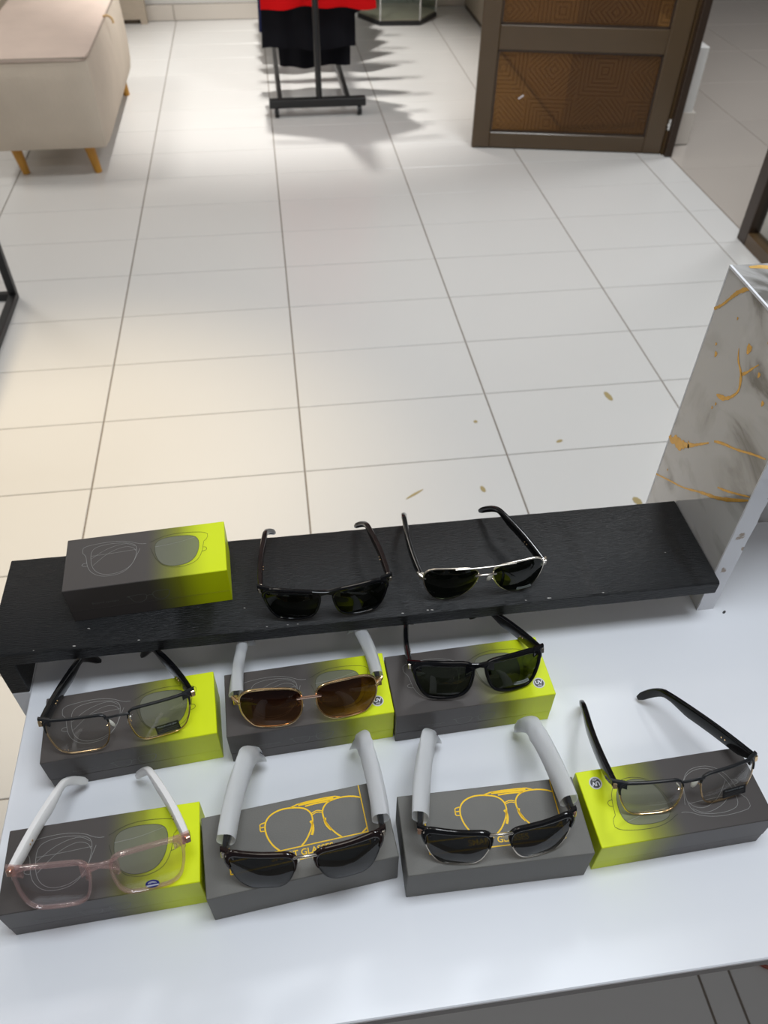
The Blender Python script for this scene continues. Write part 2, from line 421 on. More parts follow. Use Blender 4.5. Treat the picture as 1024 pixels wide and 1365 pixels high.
# back wall in two depths, with tiled skirting
struct(MB().box(-2.6, 1.24, 4.80, 4.95, 0, 2.9).build('wall_back', 'wall_paint'))
struct(MB().box(1.24, 2.7, 5.03, 5.18, 0, 2.9).build('wall_alcove', 'wall_paint'))
struct(MB().box(-2.75, -2.6, -3.2, 4.95, 0, 2.9).build('wall_left', 'wall_paint'))
struct(MB().box(-2.75, 2.7, -1.2, 5.18, 2.9, 3.0).build('ceiling', 'ceiling_paint'))
struct(MB().box(5.9, 6.2, -1.5, 9.0, 0, 2.9).build('wall_corridor', 'dark_wall'))
struct(MB().box(2.7, 6.2, 8.8, 9.0, 0, 2.9).build('wall_corridor_end', 'dark_wall'))
bb = struct(MB().box(-2.6, 1.24, 4.785, 4.80, 0, .098).build('baseboard_back', 'grout'), 'beige tiled skirting along the back wall')
for c in range(-5, 3):
    x0, x1 = -.008+c*.6, -.008+c*.6+.6
    x0, x1 = max(x0, -2.6), min(x1, 1.24)
    if x1-x0 > .05: MB().box(x0+.002, x1-.002, 4.777, 4.786, .003, .097, ch=.001).build('skirting_tile', 'skirting_tile', bb)
ba = struct(MB().box(1.24, 2.56, 5.015, 5.03, 0, .098).build('baseboard_alcove', 'grout'))
for c in range(3):
    x0, x1 = 1.24+c*.44, 1.24+c*.44+.44
    MB().box(x0+.002, x1-.002, 5.007, 5.016, .003, .097, ch=.001).build('skirting_tile', 'skirting_tile', ba)
# low white wall outside beyond the door post
lw = struct(MB().box(2.585, 2.690, 2.245, 4.6, 0, .445, ch=.004).build('wall_outside_low', 'wall_paint'), 'low white wall outside behind the open door')
for k in range(4):
    MB().box(2.58, 2.705, 2.236+k*.59, 2.236+k*.59+.587, .002, .156, ch=.002).build('skirting_tile', 'skirting_tile', lw)
# open door leaf
A = Vector((1.587, 2.311, 0)); B = Vector((2.515, 2.127, 0)); ang = math.atan2(B.y-A.y, B.x-A.x)
door = empty('door_1', (A.x, A.y, .004), ang); struct(door, 'open brown aluminium door with patterned bronze glass')
DW, DH, T = .944, 2.1, .045
MB().box(0, .086, 0, T, 0, DH, ch=.004).build('stile', 'alu_brown', door)
MB().box(.853, DW, 0, T, 0, DH, ch=.004).build('stile', 'alu_brown', door)
for z0, z1 in ((0, .074), (.44, .542), (1.25, 1.33), (DH-.09, DH)):
    MB().box(.086, .853, .003, T-.003, z0, z1, ch=.003).build('rail', 'alu_brown', door)
    if z1 < DH:
        pass
for z0, z1 in ((.074, .44), (.542, 1.25), (1.33, DH-.09)):
    MB().box(.084, .855, .02, .026, z0-.004, z1+.004).build('glass_pane', 'bronze_glass', door)
    g = MB()
    for a, b_, c_, d_ in ((.086, .853, z0, z0+.008), (.086, .853, z1-.008, z1), (.086, .094, z0, z1), (.845, .853, z0, z1)):
        g.box(a, b_, .010, .019, c_, d_)
    g.build('glazing_bead', 'alu_dark', door)
tape = MB(); tape.box(-.014, .014, 0, .0006, -.003, .003); tape.build('tape_scrap', 'sticker_white', door, M=Matrix.Translation((.22, .0192, .235)) @ Matrix.Rotation(-.6, 4, 'Y'))
hg = MB(); hg.lathe([(.010, 0), (.010, .05)], 12); hg.lathe([(.013, .02), (.013, .03)], 12)
hg.build('hinge', 'chrome', door, True, M=Matrix.Translation((DW+.012, .002, .115)))
tr = struct(MB().box(2.524, 2.562, 2.090, 2.122, 0, 2.2, ch=.003).build('trim_1', 'alu_dark'), 'dark brown door post beside the open door')
MB().box(2.5165, 2.552, 2.121, 2.165, 0, 2.2).build('stop_strip', 'alu_brown', tr)
# fixed glazing near the right edge
win = empty('window_1', (2.5, 0, 0)); struct(win, 'brown framed fixed glazing beside the doorway')
MB().box(.0, .055, 1.165, 1.234, 0, 2.2, ch=.003).build('window_frame', 'alu_dark', win)
MB().box(.0, .055, -.9, 1.165, 0, .055, ch=.003).build('bottom_rail', 'alu_brown', win)
MB().box(.0, .055, -.9, -.83, .055, 2.2, ch=.003).build('window_frame', 'alu_dark', win)
MB().box(.024, .031, -.84, 1.17, .05, 2.2).build('glass_pane', 'window_glass', win)

# ================================================================== DISPLAY TABLE AND ITS FURNITURE
tb = empty('display_table', (1.0, -1.25, 0)); tag(tb, 'white laminate display table holding the glasses and boxes', 'table')
def L2(o, x, y): o.location = (-x, -y, 0) if False else o.location; return o
TM = Matrix.Translation((-1.0, 1.25, 0))
top = MB().box(.27, 1.78, -1.533, -.985, HT-.0185, HT, ch=.0012); top.build('tabletop', 'table_white', tb, M=TM)
MB().box(.271, 1.779, -1.5336, -1.531, HT-.018, HT-.0022).build('edge_band', 'table_edge', tb, M=TM)
MB().box(.29, 1.76, -1.01, -.992, 0, HT-.0185).build('back_panel', 'table_white', tb, M=TM)
MB().box(1.742, 1.76, -1.50, -1.01, 0, HT-.0185).build('side_panel', 'table_white', tb, M=TM)
MB().box(.27, .289, -1.03, -.992, 0, HT-.0185).build('leg', 'table_white', tb, M=TM)

rs = empty('display_riser', (.65, -1.11, 0)); tag(rs, 'long black painted wooden riser shelf at the back of the white table', 'shelf')
RM = Matrix.Translation((-.65, 1.11, 0))
b = MB(); yb, yf = -1.043, -1.177; n = 60
rng = random.Random(3)
secs = []
for i in range(n+1):
    x = .248+(1.0485-.248)*i/n; j = lambda a: (rng.random()-.5)*a
    z1, z0 = ST, ST-.0195
    zf = z1-.001+j(.0006)
    secs.append([(x, yb, z0), (x, yb+j(.0006), z1-.0014), (x, yb-.0024, z1), (x, yf+.0024+j(.0006), z1), (x, yf+j(.0007), zf-.001), (x, yf+j(.0005), z0+.001), (x, yf+.0015, z0)])
b.rings(secs); b.build('shelf_board', 'black_paint', rs, True, M=RM)
MB().box(.250, .2695, -1.176, -1.044, HT, ST-.0195, ch=.001).build('leg', 'black_paint', rs, M=RM)
MB().box(.250, .2695, -1.176, -1.044, 0, HT, ch=.001).build('leg_base', 'table_white', rs, M=RM)
ch = MB(); 
for _ in range(20):
    x = .26+rng.random()*.78; s_ = .0004+rng.random()*.0008; zz = ST+.0001
    yy = yf+.002+rng.random()*.0015 if rng.random() < .7 else yf+.002+rng.random()*.12
    if x < .30 and rng.random() < .7: yy = yf+rng.random()*.03+.002
    a = [(x+s_*math.cos(t+.4)*(1+rng.random()), yy+s_*.6*math.sin(t), zz) for t in (0, 1.1, 2.2, 3.3, 4.4, 5.4)]
    ch.add(a, [tuple(range(6))])
pc = ch.build('paint_chip', 'paint_chip', rs, M=RM); pc['kind'] = 'stuff'

# marble display box on the right
mbx = empty('marble_display_box', (1.27, -1.07, HT)); tag(mbx, 'open marble laminate display box with gold veins standing on the white table', 'display box')
XM = Matrix.Translation((-1.27, 1.07, -HT)); ZT = 1.141
MB().box(1.0502, 1.0692, -1.1595, -.985, HT, ZT-.0012).build('side_panel', 'marble_laminate', mbx, M=XM)
e_ = MB(); rr = []
for i in range(26):
    z = HT+(ZT-.02-HT)*i/25; j = lambda a: (rng.random()-.5)*a
    rr.append([(1.050+j(.0012), -1.1612+j(.0005), z), (1.0712+j(.0012), -1.1612+j(.0005), z), (1.0712, -1.1592, z), (1.050, -1.1592, z)])
e_.rings(rr); e_.build('raw_edge', 'chipped_white', mbx, M=XM)
MB().box(1.0500, 1.0692, -.9862, -.9842, HT, ZT-.001).build('raw_edge', 'chipped_white', mbx, M=XM)
MB().box(1.0515, 1.50, -1.161, -.985, ZT-.019, ZT, ch=.0006).build('top_panel', 'marble_laminate', mbx, M=XM)
MB().box(1.0494, 1.0520, -1.161, -.985, ZT-.0022, ZT+.0004).build('raw_edge', 'chipped_white', mbx, M=XM)
MB().box(1.0694, 1.481, -1.03, -1.012, HT, ZT-.019).build('back_panel', 'marble_laminate', mbx, M=XM)
MB().box(1.481, 1.50, -1.161, -.985, HT, ZT-.019).build('side_panel', 'marble_laminate', mbx, M=XM)
veins = [  # (y, z) paths on the left face
 ([(-.984, 1.089), (-.996, 1.100), (-1.008, 1.118), (-1.018, 1.130), (-1.030, 1.139)], [.004, .003, .004, .005, .004]),
 ([(-.985, .910), (-.992, .906), (-1.000, .916), (-1.008, .915), (-1.016, .921), (-1.022, .926), (-1.030, .930)], [.006, .010, .012, .014, .012, .007, .005]),
 ([(-1.026, .930), (-1.034, .935), (-1.048, .949), (-1.062, .963)], [.008, .004, .003, .002]),
 ([(-1.070, .972), (-1.085, .982), (-1.110, .994), (-1.135, 1.010), (-1.156, 1.021)], [.003, .003, .0025, .003, .002]),
 ([(-.985, .844), (-1.020, .864), (-1.050, .880), (-1.080, .903), (-1.114, .925), (-1.135, .943), (-1.159, .966)], [.002, .002, .0022, .003, .0045, .004, .002]),
 ([(-1.106, .935), (-1.120, .943), (-1.140, .957), (-1.159, .971)], [.0015, .003, .002, .002]),
 ([(-1.050, 1.082), (-1.056, 1.071), (-1.064, 1.067), (-1.070, 1.063), (-1.075, 1.052), (-1.076, 1.045), (-1.069, 1.033), (-1.060, 1.024), (-1.052, 1.020), (-1.043, 1.017)], [.001, .003, .002, .005, .003, .003, .0025, .005, .007, .002]),
 ([(-1.070, 1.063), (-1.077, 1.070), (-1.083, 1.080), (-1.090, 1.089)], [.004, .003, .002, .001]),
]
for pth, wd in veins:
    pw = [p+(w_,) for p, w_ in zip(pth, wd)]
    pw = resample(chaikin(pw, 2, False), 26, False); v = MB()
    ribbon(v, [(p[0], p[1]) for p in pw], [p[2]*(.75+.5*rng.random()) for p in pw], 1.0499, axes='yz'); v.build('gold_vein', 'gold_vein', mbx, M=XM)
for (y, z, s_) in ((-1.010, 1.061, .002), (-1.066, 1.092, .0055), (-1.096, 1.081, .003), (-1.016, 1.052, .0035), (-1.03, 1.105, .0018), (-1.09, 1.115, .0016), (-1.118, 1.062, .003), (-1.044, 1.0, .002), (-1.048, 1.008, .002), (-1.005, .87, .0015)):
    v = MB(); v.add([(1.0499, y+s_*math.cos(t)*.8, z+s_*math.sin(t)*(1+.4*math.sin(3*t))) for t in [k*math.pi/5 for k in range(10)]], [tuple(range(10))])
    v.build('gold_fleck', 'gold_vein', mbx, M=XM)
v = MB(); pw = resample(chaikin([(1.068, -.992), (1.085, -.992), (1.10, -1.003), (1.12, -1.010), (1.16, -1.006), (1.2, -1.02)], 2, False), 24, False)
ribbon(v, pw, [.004+.005*abs(math.sin(i*.35)) for i in range(24)], ZT+.0002); v.build('gold_vein', 'gold_vein', mbx, M=XM)

# ------------------------------------------------------------------ boxes
MMs = .001
def mm(l): return [(a*MMs, b_*MMs) for a, b_ in l]
OUT_TOP = [(-66.7, 13.4), (-67.9, 22.6), (-52, 25.4), (-32.8, 26), (-18, 23), (-7.7, 17.4), (-1.5, 16.6), (4.3, 17.5), (14, 23), (27.6, 26.4), (48, 25.8), (65.7, 22.5), (65.8, 13.9), (61.3, 9.4)]
L_OUT = [(-66.7, 13.4), (-63.0, 9.3), (-61.8, 0), (-60.2, -7.4), (-57, -14), (-50.2, -20.4), (-40.2, -23.7), (-23.9, -21.9), (-14.4, -12), (-9.5, 2), (-6.6, 10.5)]
R_OUT = [(61.3, 9.0), (59.8, -3), (57, -12), (52.0, -19), (42, -22.8), (32.7, -23.6), (19.3, -20), (11, -9.5), (7, 1), (4.6, 9.0)]
L_IN = [(-58.2, 9), (-57, 17), (-52, 21), (-40, 23.2), (-25, 22.2), (-13, 19.0), (-9.6, 12), (-11, -3), (-16, -14), (-27, -20.5), (-41, -21.4), (-51, -16), (-56.5, -6)]
R_IN = [(8.6, 10), (11, 18), (20, 21.9), (36, 22.4), (51, 20.2), (56.2, 13), (56.3, 1), (52.5, -12), (44, -20), (28, -21.6), (16, -16), (10.2, -4)]
TEMP = [[(-57, 4), (-44, 15), (-30, 20), (-20, 20.5), (-12, 15)], [(-55, -6), (-44, 6), (-34, 13), (-22, 16.6), (-13, 13), (-11, 8)], [(-57.5, 8), (-34, 8.6), (-10.5, 10)],
        [(9, 10), (30, 11.5), (52, 17)]]
LOOPS = [[(-61, -1), (-66, -1.5), (-66.6, -4.5), (-62, -6), (-60.5, -5.5)], [(60.3, 1), (64, .5), (64.4, -3.5), (61, -5), (59.2, -5)]]
def art_mesh():
    b = MB()
    def put(p, closed=False, it=2, wd=.00036):
        q_ = resample(chaikin(mm(p), it, closed), 40, closed)
        for part, mi in ((lambda x: x < 0, 0), (lambda x: x >= 0, 1)):
            run = [pt for pt in (q_+[q_[0]] if closed else q_) if part(pt[0])]
            if len(run) > 1 and (len(run) > 38 or not closed):
                b.cur = mi; ribbon(b, run, wd, 0, closed and len(run) > 38)
    b.cur = 0
    put(OUT_TOP, it=1); put(L_OUT); put(R_OUT)
    for P, mi in ((L_IN, 0), (R_IN, 1)):
        b.cur = mi; ribbon(b, resample(chaikin(mm(P), 3), 44), .00036, 0, True)
    b.cur = 0
    for P in TEMP: ribbon(b, resample(chaikin(mm(P), 2, False), 20, False), .0003, 0)
    for P, mi in zip(LOOPS, (0, 1)): b.cur = mi; ribbon(b, resample(chaikin(mm(P), 2, False), 14, False), .0004, 0)
    return b
ART = art_mesh().build('printed_outline', ['white_print', 'dark_print'])
fill = MB(); q_ = resample(chaikin(mm(R_IN), 3), 44); fill.add([(x, y, 0) for x, y in q_], [tuple(range(44))])
FILL = fill.build('printed_lens', 'lens_print')
fr = MB()
for P in ([(-24, 29.6), (-20, 27.5), (-19, 22), (-15, 18.5), (-9, 18.6), (-4.5, 22), (-3, 27.5), (-4, 30.6), (-12, 31), (-20, 30)],
          [(3.2, 28), (4, 23), (8, 19.2), (14, 19), (19, 23), (21, 29), (21.5, 33), (12, 33.6), (4, 32.5)]):
    ribbon(fr, resample(chaikin(mm(P), 2), 36), .0006, 0, True, axes='xz')
ribbon(fr, mm([(-3, 27.5), (0, 28.6), (3.2, 28)]), .0006, 0, axes='xz'); ribbon(fr, mm([(-24, 29.6), (-20, 29)]), .0006, 0, axes='xz')
FRONT = fr.build('printed_emblem', 'faint_print')
TXT = text_mesh('Beyond eyesight', .0040, 1.05); TXT.materials.clear(); TXT.materials.append(MATS['faint_print'])
for o in (ART, FILL, FRONT): C.objects.unlink(o)

def dup(o, parent, M):
    c = o.copy(); C.objects.link(c); c.parent = parent; c.matrix_local = M; return c
def uv_sticker(parent, x, y, z, flip):
    M = Matrix.Translation((x, y, z)) @ Matrix.Rotation(flip, 4, 'Z')
    d = MB(); d.lathe([(.0062, 0), (.0062, .0001)], 28); s_ = d.build('uv_sticker', 'sticker_silver', parent, M=M); s_['label'] = 'round silver UV 400 sticker'
    d = MB(); d.lathe([(.0050, .0001), (.0050, .00016)], 24); d.build('sticker_disc', 'sticker_grey', s_)
    text_obj('sticker_text', 'UV', .0058, 'sticker_white', s_, Matrix.Translation((0, .0006, .0002)), bold=.0002)
    text_obj('sticker_text', '400', .0030, 'sticker_white', s_, Matrix.Translation((0, -.0033, .0002)))
BOX_GRP = 'smart glasses packaging boxes'
def gbox(x, y, a, z, label, flip=False, uv=None, vis_front=True):
    L, W, H = .168, .0722, .0514
    t = empty('glasses_box', (x, y, z), a+(math.pi if flip else 0)); tag(t, label, 'box', BOX_GRP)
    MB().box(-L/2, L/2, -W/2, W/2, 0, .017, ch=.0005).build('box_base', 'gradient_card', t)
    MB().box(-L/2-.0003, L/2+.0003, -W/2-.0003, W/2+.0003, .0171, H, ch=.0006).build('box_lid', 'gradient_card', t)
    zt = H+.00012
    dup(FILL, t, Matrix.Translation((0, 0, zt))); dup(ART, t, Matrix.Translation((0, 0, zt+.0001)))
    dup(FRONT, t, Matrix.Translation((0, -W/2-.0004, 0)))
    o = bpy.data.objects.new('printed_text', TXT); C.objects.link(o); o.parent = t
    o.matrix_local = Matrix.Translation((-.0462, -W/2-.0004, .0262)) @ Matrix.Rotation(math.pi/2, 4, 'X')
    if uv: uv_sticker(t, uv[0], uv[1], zt, uv[2])
    return t
gbox(.4142, -1.1013, .0513, ST, 'black to lime green glasses box standing on the black riser shelf')
gbox(.3954, -1.2510, .0690, HT, 'black to lime box under the clear black and gold glasses by the riser left end')
gbox(.5740, -1.2480, .0412, HT, 'black to lime box under the gold glasses with brown lenses', uv=(.0696, -.021, 0))
gbox(.7436, -1.2476, .0321, HT, 'black to lime box under the black sunglasses in front of the riser', uv=(.0705, -.0211, 0))
gbox(.3838, -1.3891, .0350, HT, 'black to lime box under the pink clear glasses with white temples')
gbox(.9078, -1.4011, .0308, HT, 'box turned with its lime end left, rightmost in the front row', flip=True, uv=(.0686, -.0231, 0))

def grey_art():
    b = MB(); z = 0
    def put(p, wd, it=2, closed=False, n=40): ribbon(b, resample(chaikin(mm(p), it, closed), n, closed), wd, z, closed)
    put([(1.7, -8.4), (6.4, -4.7), (12, 3.8), (14.6, 10), (15.2, 15), (13.9, 20.6), (8, 26), (-6.9, 28.6), (-16.7, 27.8), (-25, 23.6), (-28.8, 16.5), (-28, 6.5), (-23.5, -3), (-18, -8.6)], .0014)
    put([(38.2, -8.7), (32, -2.5), (26.4, 6.8), (24.6, 14), (25, 20), (29.6, 25.6), (37.4, 27.8), (47.4, 27.9), (56, 26.4), (62, 23.7)], .0014)
    put([(62.5, -4.6), (57, -8.6)], .0014, 0, n=4)
    put([(62, 36.0), (62.2, -20)], .0010, 0, n=4); put([(-62, 36.0), (-62.2, -20)], .0010, 0, n=4)
    put([(-62, -8.9), (62, -8.9)], .0010, 0, n=4); put([(-62, -19.9), (62, -19.9)], .0010, 0, n=4)
    put([(-3.2, 28.2), (5, 30.4), (36.6, 30.6), (43.2, 28.4)], .0012, 1); put([(4, 29), (20, 29.0), (37, 28.6)], .0020, 0, n=6); put([(10, 26.6), (22, 27.2), (34, 26.6)], .0014, 1)
    put([(15.0, 18.8), (20, 20.6), (25, 18.8)], .0010, 1); put([(15.0, 17.2), (20, 19.0), (25, 17.2)], .0008, 1)
    put([(12.6, 12), (14.4, 9), (14, 3), (12, -1)], [.0022]*12, 1, n=12); put([(26.4, 12), (25.4, 9), (27, 4), (30, 0)], [.0022]*12, 1, n=12)
    put([(-28, 19.4), (-32.6, 18.6), (-33, 12), (-28.8, 11.6)], .0010, 0, n=10); put([(-32.6, 15.4), (-28.4, 15.4)], .0010, 0, n=4)
    return b
GART = grey_art().build('printed_aviators', 'gold_print'); C.objects.unlink(GART)
GTX = text_mesh('SMART GLASSES', .0078, 1.0, .00012); GTX.materials.clear(); GTX.materials.append(MATS['gold_print'])
def greybox(x, y, a, label):
    L, W, H = .1689, .0726, .0522
    t = empty('glasses_box', (x, y, HT), a); tag(t, label, 'box', 'grey smart glasses boxes with gold print')
    MB().box(-L/2+.0004, L/2-.0004, -W/2+.0004, W/2-.0004, 0, .019, ch=.0005).build('box_base', 'grey_card', t)
    MB().box(-L/2, L/2, -W/2, W/2, .0001, H, ch=.0007).build('box_lid', 'grey_card', t)
    dup(GART, t, Matrix.Translation((0, 0, H+.00012)))
    o = bpy.data.objects.new('printed_text', GTX); C.objects.link(o); o.parent = t; o.matrix_local = Matrix.Translation((.0015, -.0144, H+.00012))
    return t
greybox(.5560, -1.3950, .0897, 'grey box with gold print directly right of the pink glasses box')
greybox(.7331, -1.4065, -.0115, 'grey box with gold print directly left of the turned lime box')

# ------------------------------------------------------------------ glasses
SHAPES = {  # right lens outline (x outward, z up, free units) and the extents it is fitted to, for W=146 and the hinge top at z=40
 'wayfarer': ([(8.5, 28), (9, 39), (36, 41), (64, 43), (68, 32), (58, 4), (44, 1), (30, 1), (15, 6)], (8, 65.5, 2.6, 37.5)),
 'aviator': ([(10, 33), (14, 43), (44, 44), (66, 43), (71, 30), (62, 5), (50, -2), (34, 0), (18, 14)], (8.5, 68, .8, 49)),
 'hex': ([(8, 32), (10, 37), (20, 41), (54, 41.5), (65, 38), (69, 32), (68, 16), (58, 2), (50, 0), (28, 0), (17, 4), (8.5, 16)], (7.2, 66.5, .8, 52)),
 'rect': ([(9, 20), (9, 38), (24, 39), (52, 39), (67.5, 39.5), (66.5, 20), (58, 0), (38, -1), (16, 0)], (9.3, 66.8, .8, 38.2)),
 'square': ([(10, 22), (10.5, 40), (26, 41.5), (52, 42.5), (67, 42), (67, 22), (60, 0), (38, -1), (16, 0)], (9.4, 65.8, 2.2, 39.6)),
 'club': ([(10, 20), (10, 37.5), (26, 38.5), (52, 39.5), (68, 41), (67, 22), (56, 0), (38, -1), (20, 0)], (10, 66.5, .8, 37.4)),
}
def glasses(name, label, cat, pose, shape, rim, group, **k):
    x, y, z, ya, pi, ro, W, hh, hb, Lt, sL, sR, wr = pose
    t = bpy.data.objects.new(name, None); C.objects.link(t); t.empty_display_size = .03
    t.matrix_world = Matrix.Translation((x, y, z+k.get('lift', .0018))) @ rot3(ya, pi, ro).to_4x4(); tag(t, label, cat, group)
    sx, sz = W/.146, hh/.040
    def surf(px, pz): return wr*(px/(W/2))**2+(pz-hh*.5)**2/.55-.0009
    ctl, (ex0, ex1, ez0, ez1) = SHAPES[shape]; cv = chaikin(ctl, 3)
    mx0, mx1 = min(p[0] for p in cv), max(p[0] for p in cv); mz0, mz1 = min(p[1] for p in cv), max(p[1] for p in cv)
    outl = resample([((ex0+(p[0]-mx0)/(mx1-mx0)*(ex1-ex0))*.001*sx, (ez0+(p[1]-mz0)/(mz1-mz0)*(ez1-ez0))*.001*sz) for p in cv], 72)
    cx = sum(p[0] for p in outl)/72; cz = sum(p[1] for p in outl)/72
    def norm(P, i):
        a, b_ = P[i-1], P[(i+1) % len(P)]; tx, tz = b_[0]-a[0], b_[1]-a[1]; l = math.hypot(tx, tz); nx, nz = tz/l, -tx/l
        if nx*(P[i][0]-cx)+nz*(P[i][1]-cz) < 0: nx, nz = -nx, -nz
        return nx, nz
    def sweep(mb, idx, wfun, dep, side, inner=.0006, closed=True, roundn=10, yoff=0):
        rr = []
        for kk, i in enumerate(idx):
            p = outl[i]; nx, nz = norm(outl, i); wo = wfun(i, p, nx, nz, kk/max(1, len(idx)-1)); ring = []
            d_ = dep(i, p, kk/max(1, len(idx)-1)) if callable(dep) else dep
            for j in range(roundn):
                th = 2*math.pi*j/roundn; c, s_ = math.cos(th), math.sin(th)
                c = math.copysign(abs(c)**.6, c); s_ = math.copysign(abs(s_)**.6, s_)
                off = (wo+inner)/2*c+(wo-inner)/2
                X, Z = p[0]+nx*off, p[1]+nz*off
                ring.append((side*X, surf(X, Z)+d_/2*s_+yoff, Z))
            rr.append(ring)
        mb.rings(rr, closed)
    up = lambda nx, nz: max(0, nz)
    full = list(range(72))
    # lenses
    for side in (-1, 1):
        lb = MB(); NR = 7
        for sgn, yo in ((-1, -.0009), (1, .0009)):
            vs = []; fs = []
            for r in range(1, NR+1):
                f = r/NR
                for i in range(72):
                    X, Z = cx+(outl[i][0]-cx)*f, cz+(outl[i][1]-cz)*f
                    vs.append((side*X, surf(X, Z)+yo-.0024*(1-f*f), Z))
            vs.append((side*cx, surf(cx, cz)+yo-.0024, cz)); c0 = len(vs)-1
            for r in range(NR-1):
                for i in range(72): fs.append((r*72+i, r*72+(i+1) % 72, (r+1)*72+(i+1) % 72, (r+1)*72+i))
            for i in range(72): fs.append((c0, i, (i+1) % 72))
            lb.add(vs, fs)
        n1 = len(lb.v)//2
        lb.f += [((NR-1)*72+i, (NR-1)*72+(i+1) % 72, n1+(NR-1)*72+(i+1) % 72, n1+(NR-1)*72+i) for i in range(72)]; lb.mi += [0]*72
        ln = lb.build('lens', k['lens'], t, True)
        st = k.get('sticker')
        if st and side == st[1]:
            kind, _, u, v, rz = st
            X, Z = u*.001*sx, v*.001*sz
            M = Matrix.Translation((side*X, surf(X, Z)-.0030, Z)) @ Matrix.Rotation(math.pi/2+.02, 4, 'X') @ Matrix.Rotation(rz, 4, 'Z')
            if kind == 'label':
                s_ = MB().box(-.0115, .0115, -.0052, .0052, 0, .0002).build('lens_sticker', 'sticker_black', ln, M=M)
                s_['label'] = 'small black printed sticker on the lens'
                text_obj('sticker_text', 'Photochromic glass', .0026, 'sticker_text', ln, M @ Matrix.Translation((0, .0030, .0003)), .92)
                bars = MB()
                for q in range(3): bars.box(-.0100, .0100-.002*(q == 2), -.0009-.0018*q, -.0003-.0018*q, .0002, .00026)
                bars.build('sticker_lines', 'sticker_grey', ln, M=M)
            elif kind == 'blue':
                d = MB(); d.lathe([(.0050, 0), (.0050, .0002)], 28, Matrix.Diagonal((1.15, .85, 1, 1))); s_ = d.build('lens_sticker', 'sticker_blue', ln, M=M); s_['label'] = 'blue oval sticker with a white wave mark'
                d = MB(); d.box(-.0050, .0050, -.0023, -.0009, .0002, .0003); 
                for rr_ in (.0022, .0013):
                    ribbon(d, [(rr_*1.5*math.cos(a), .0004+rr_*math.sin(a)) for a in [math.pi*q/10 for q in range(11)]], .0006, .0003)
                d.build('sticker_mark', 'sticker_white', ln, M=M)
            else:
                s_ = MB()
                pts = [(-.008+.016*q/10, .0012*((q-5)/5)**2) for q in range(11)]
                ribbon(s_, pts, .0036, .0002); s_.build('lens_sticker', 'sticker_text', ln, M=M)['label'] = 'curved pale polarised sticker'
                d = MB(); ribbon(d, [(p[0]*.9, p[1]+.0006) for p in pts], .0006, .0003); ribbon(d, [(p[0]*.9, p[1]-.0006) for p in pts], .0005, .0003); d.build('sticker_lines', 'sticker_grey', ln, M=M)
    # rims
    rimmat = k['rim_mat']
    if rim == 'acetate':
        wt, wb, dp = k.get('wt', .0042), k.get('wb', .0022), k.get('dp', .0044)
        fb = MB()
        for side in (-1, 1):
            sweep(fb, full, lambda i, p, nx, nz, f: wb+(wt-wb)*up(nx, nz)**1.0+(.0012 if p[0] > cx and nx > .3 and nz > 0 else 0), dp, side)
            # end piece
            zt, zb = 41.5*.001*sz, 32*.001*sz; rr = []
            for f in (0, .35, .7, 1):
                X = (60+13*f)*.001*sx; yy = surf(X, hh)+(.0035*f); hzt = zt+.001*(1-f); hzb = zb+(zt-zb)*.25*f
                dd = .0024
                rr.append([(side*X, yy-dd, hzb+.001), (side*X, yy-dd, hzt-.001), (side*X, yy-dd+.001, hzt), (side*X, yy+dd-.001, hzt), (side*X, yy+dd, hzt-.001), (side*X, yy+dd, hzb+.001), (side*X, yy+dd-.001, hzb), (side*X, yy-dd+.001, hzb)])
            fb.rings(rr)
        rr = []
        bz = hb-.0022
        for f in [q/10 for q in range(11)]:
            X = (-15+30*f)*.001*sx; arch = .0035*(1-(2*f-1)**2)
            zt, zb = bz+.0012-arch*.3+.0012*abs(2*f-1), bz-.0075+arch*.9-.003*abs(2*f-1)
            yy = surf(X, hh*.9); dd = .0022
            rr.append([(X, yy-dd, zb+.0008), (X, yy-dd, zt-.0008), (X, yy-dd*.4, zt), (X, yy+dd*.4, zt), (X, yy+dd, zt-.0008), (X, yy+dd, zb+.0008), (X, yy+dd*.4, zb), (X, yy-dd*.4, zb)])
        fb.rings(rr); fb.build('frame_front', rimmat, t, True)
        for side in (-1, 1):
            d = MB(); pts = [(side*(12.5-1.2*q)*.001*sx if q < 2 else side*(12.5-.2*q)*.001*sx, .004+.0006*q, hb*.62-.0022*q) for q in range(4)]
            d.tube(pts, [.0012, .0024, .0024, .0010], 8); d.build('nose_pad', rimmat, t, True)
    else:
        wr_ = k.get('wire', .0011)
        for side in (-1, 1):
            rb = MB(); sweep(rb, full, lambda i, p, nx, nz, f: wr_, wr_*1.9, side, roundn=8); rb.build('rim', k.get('wire_mat', rimmat), t, True)
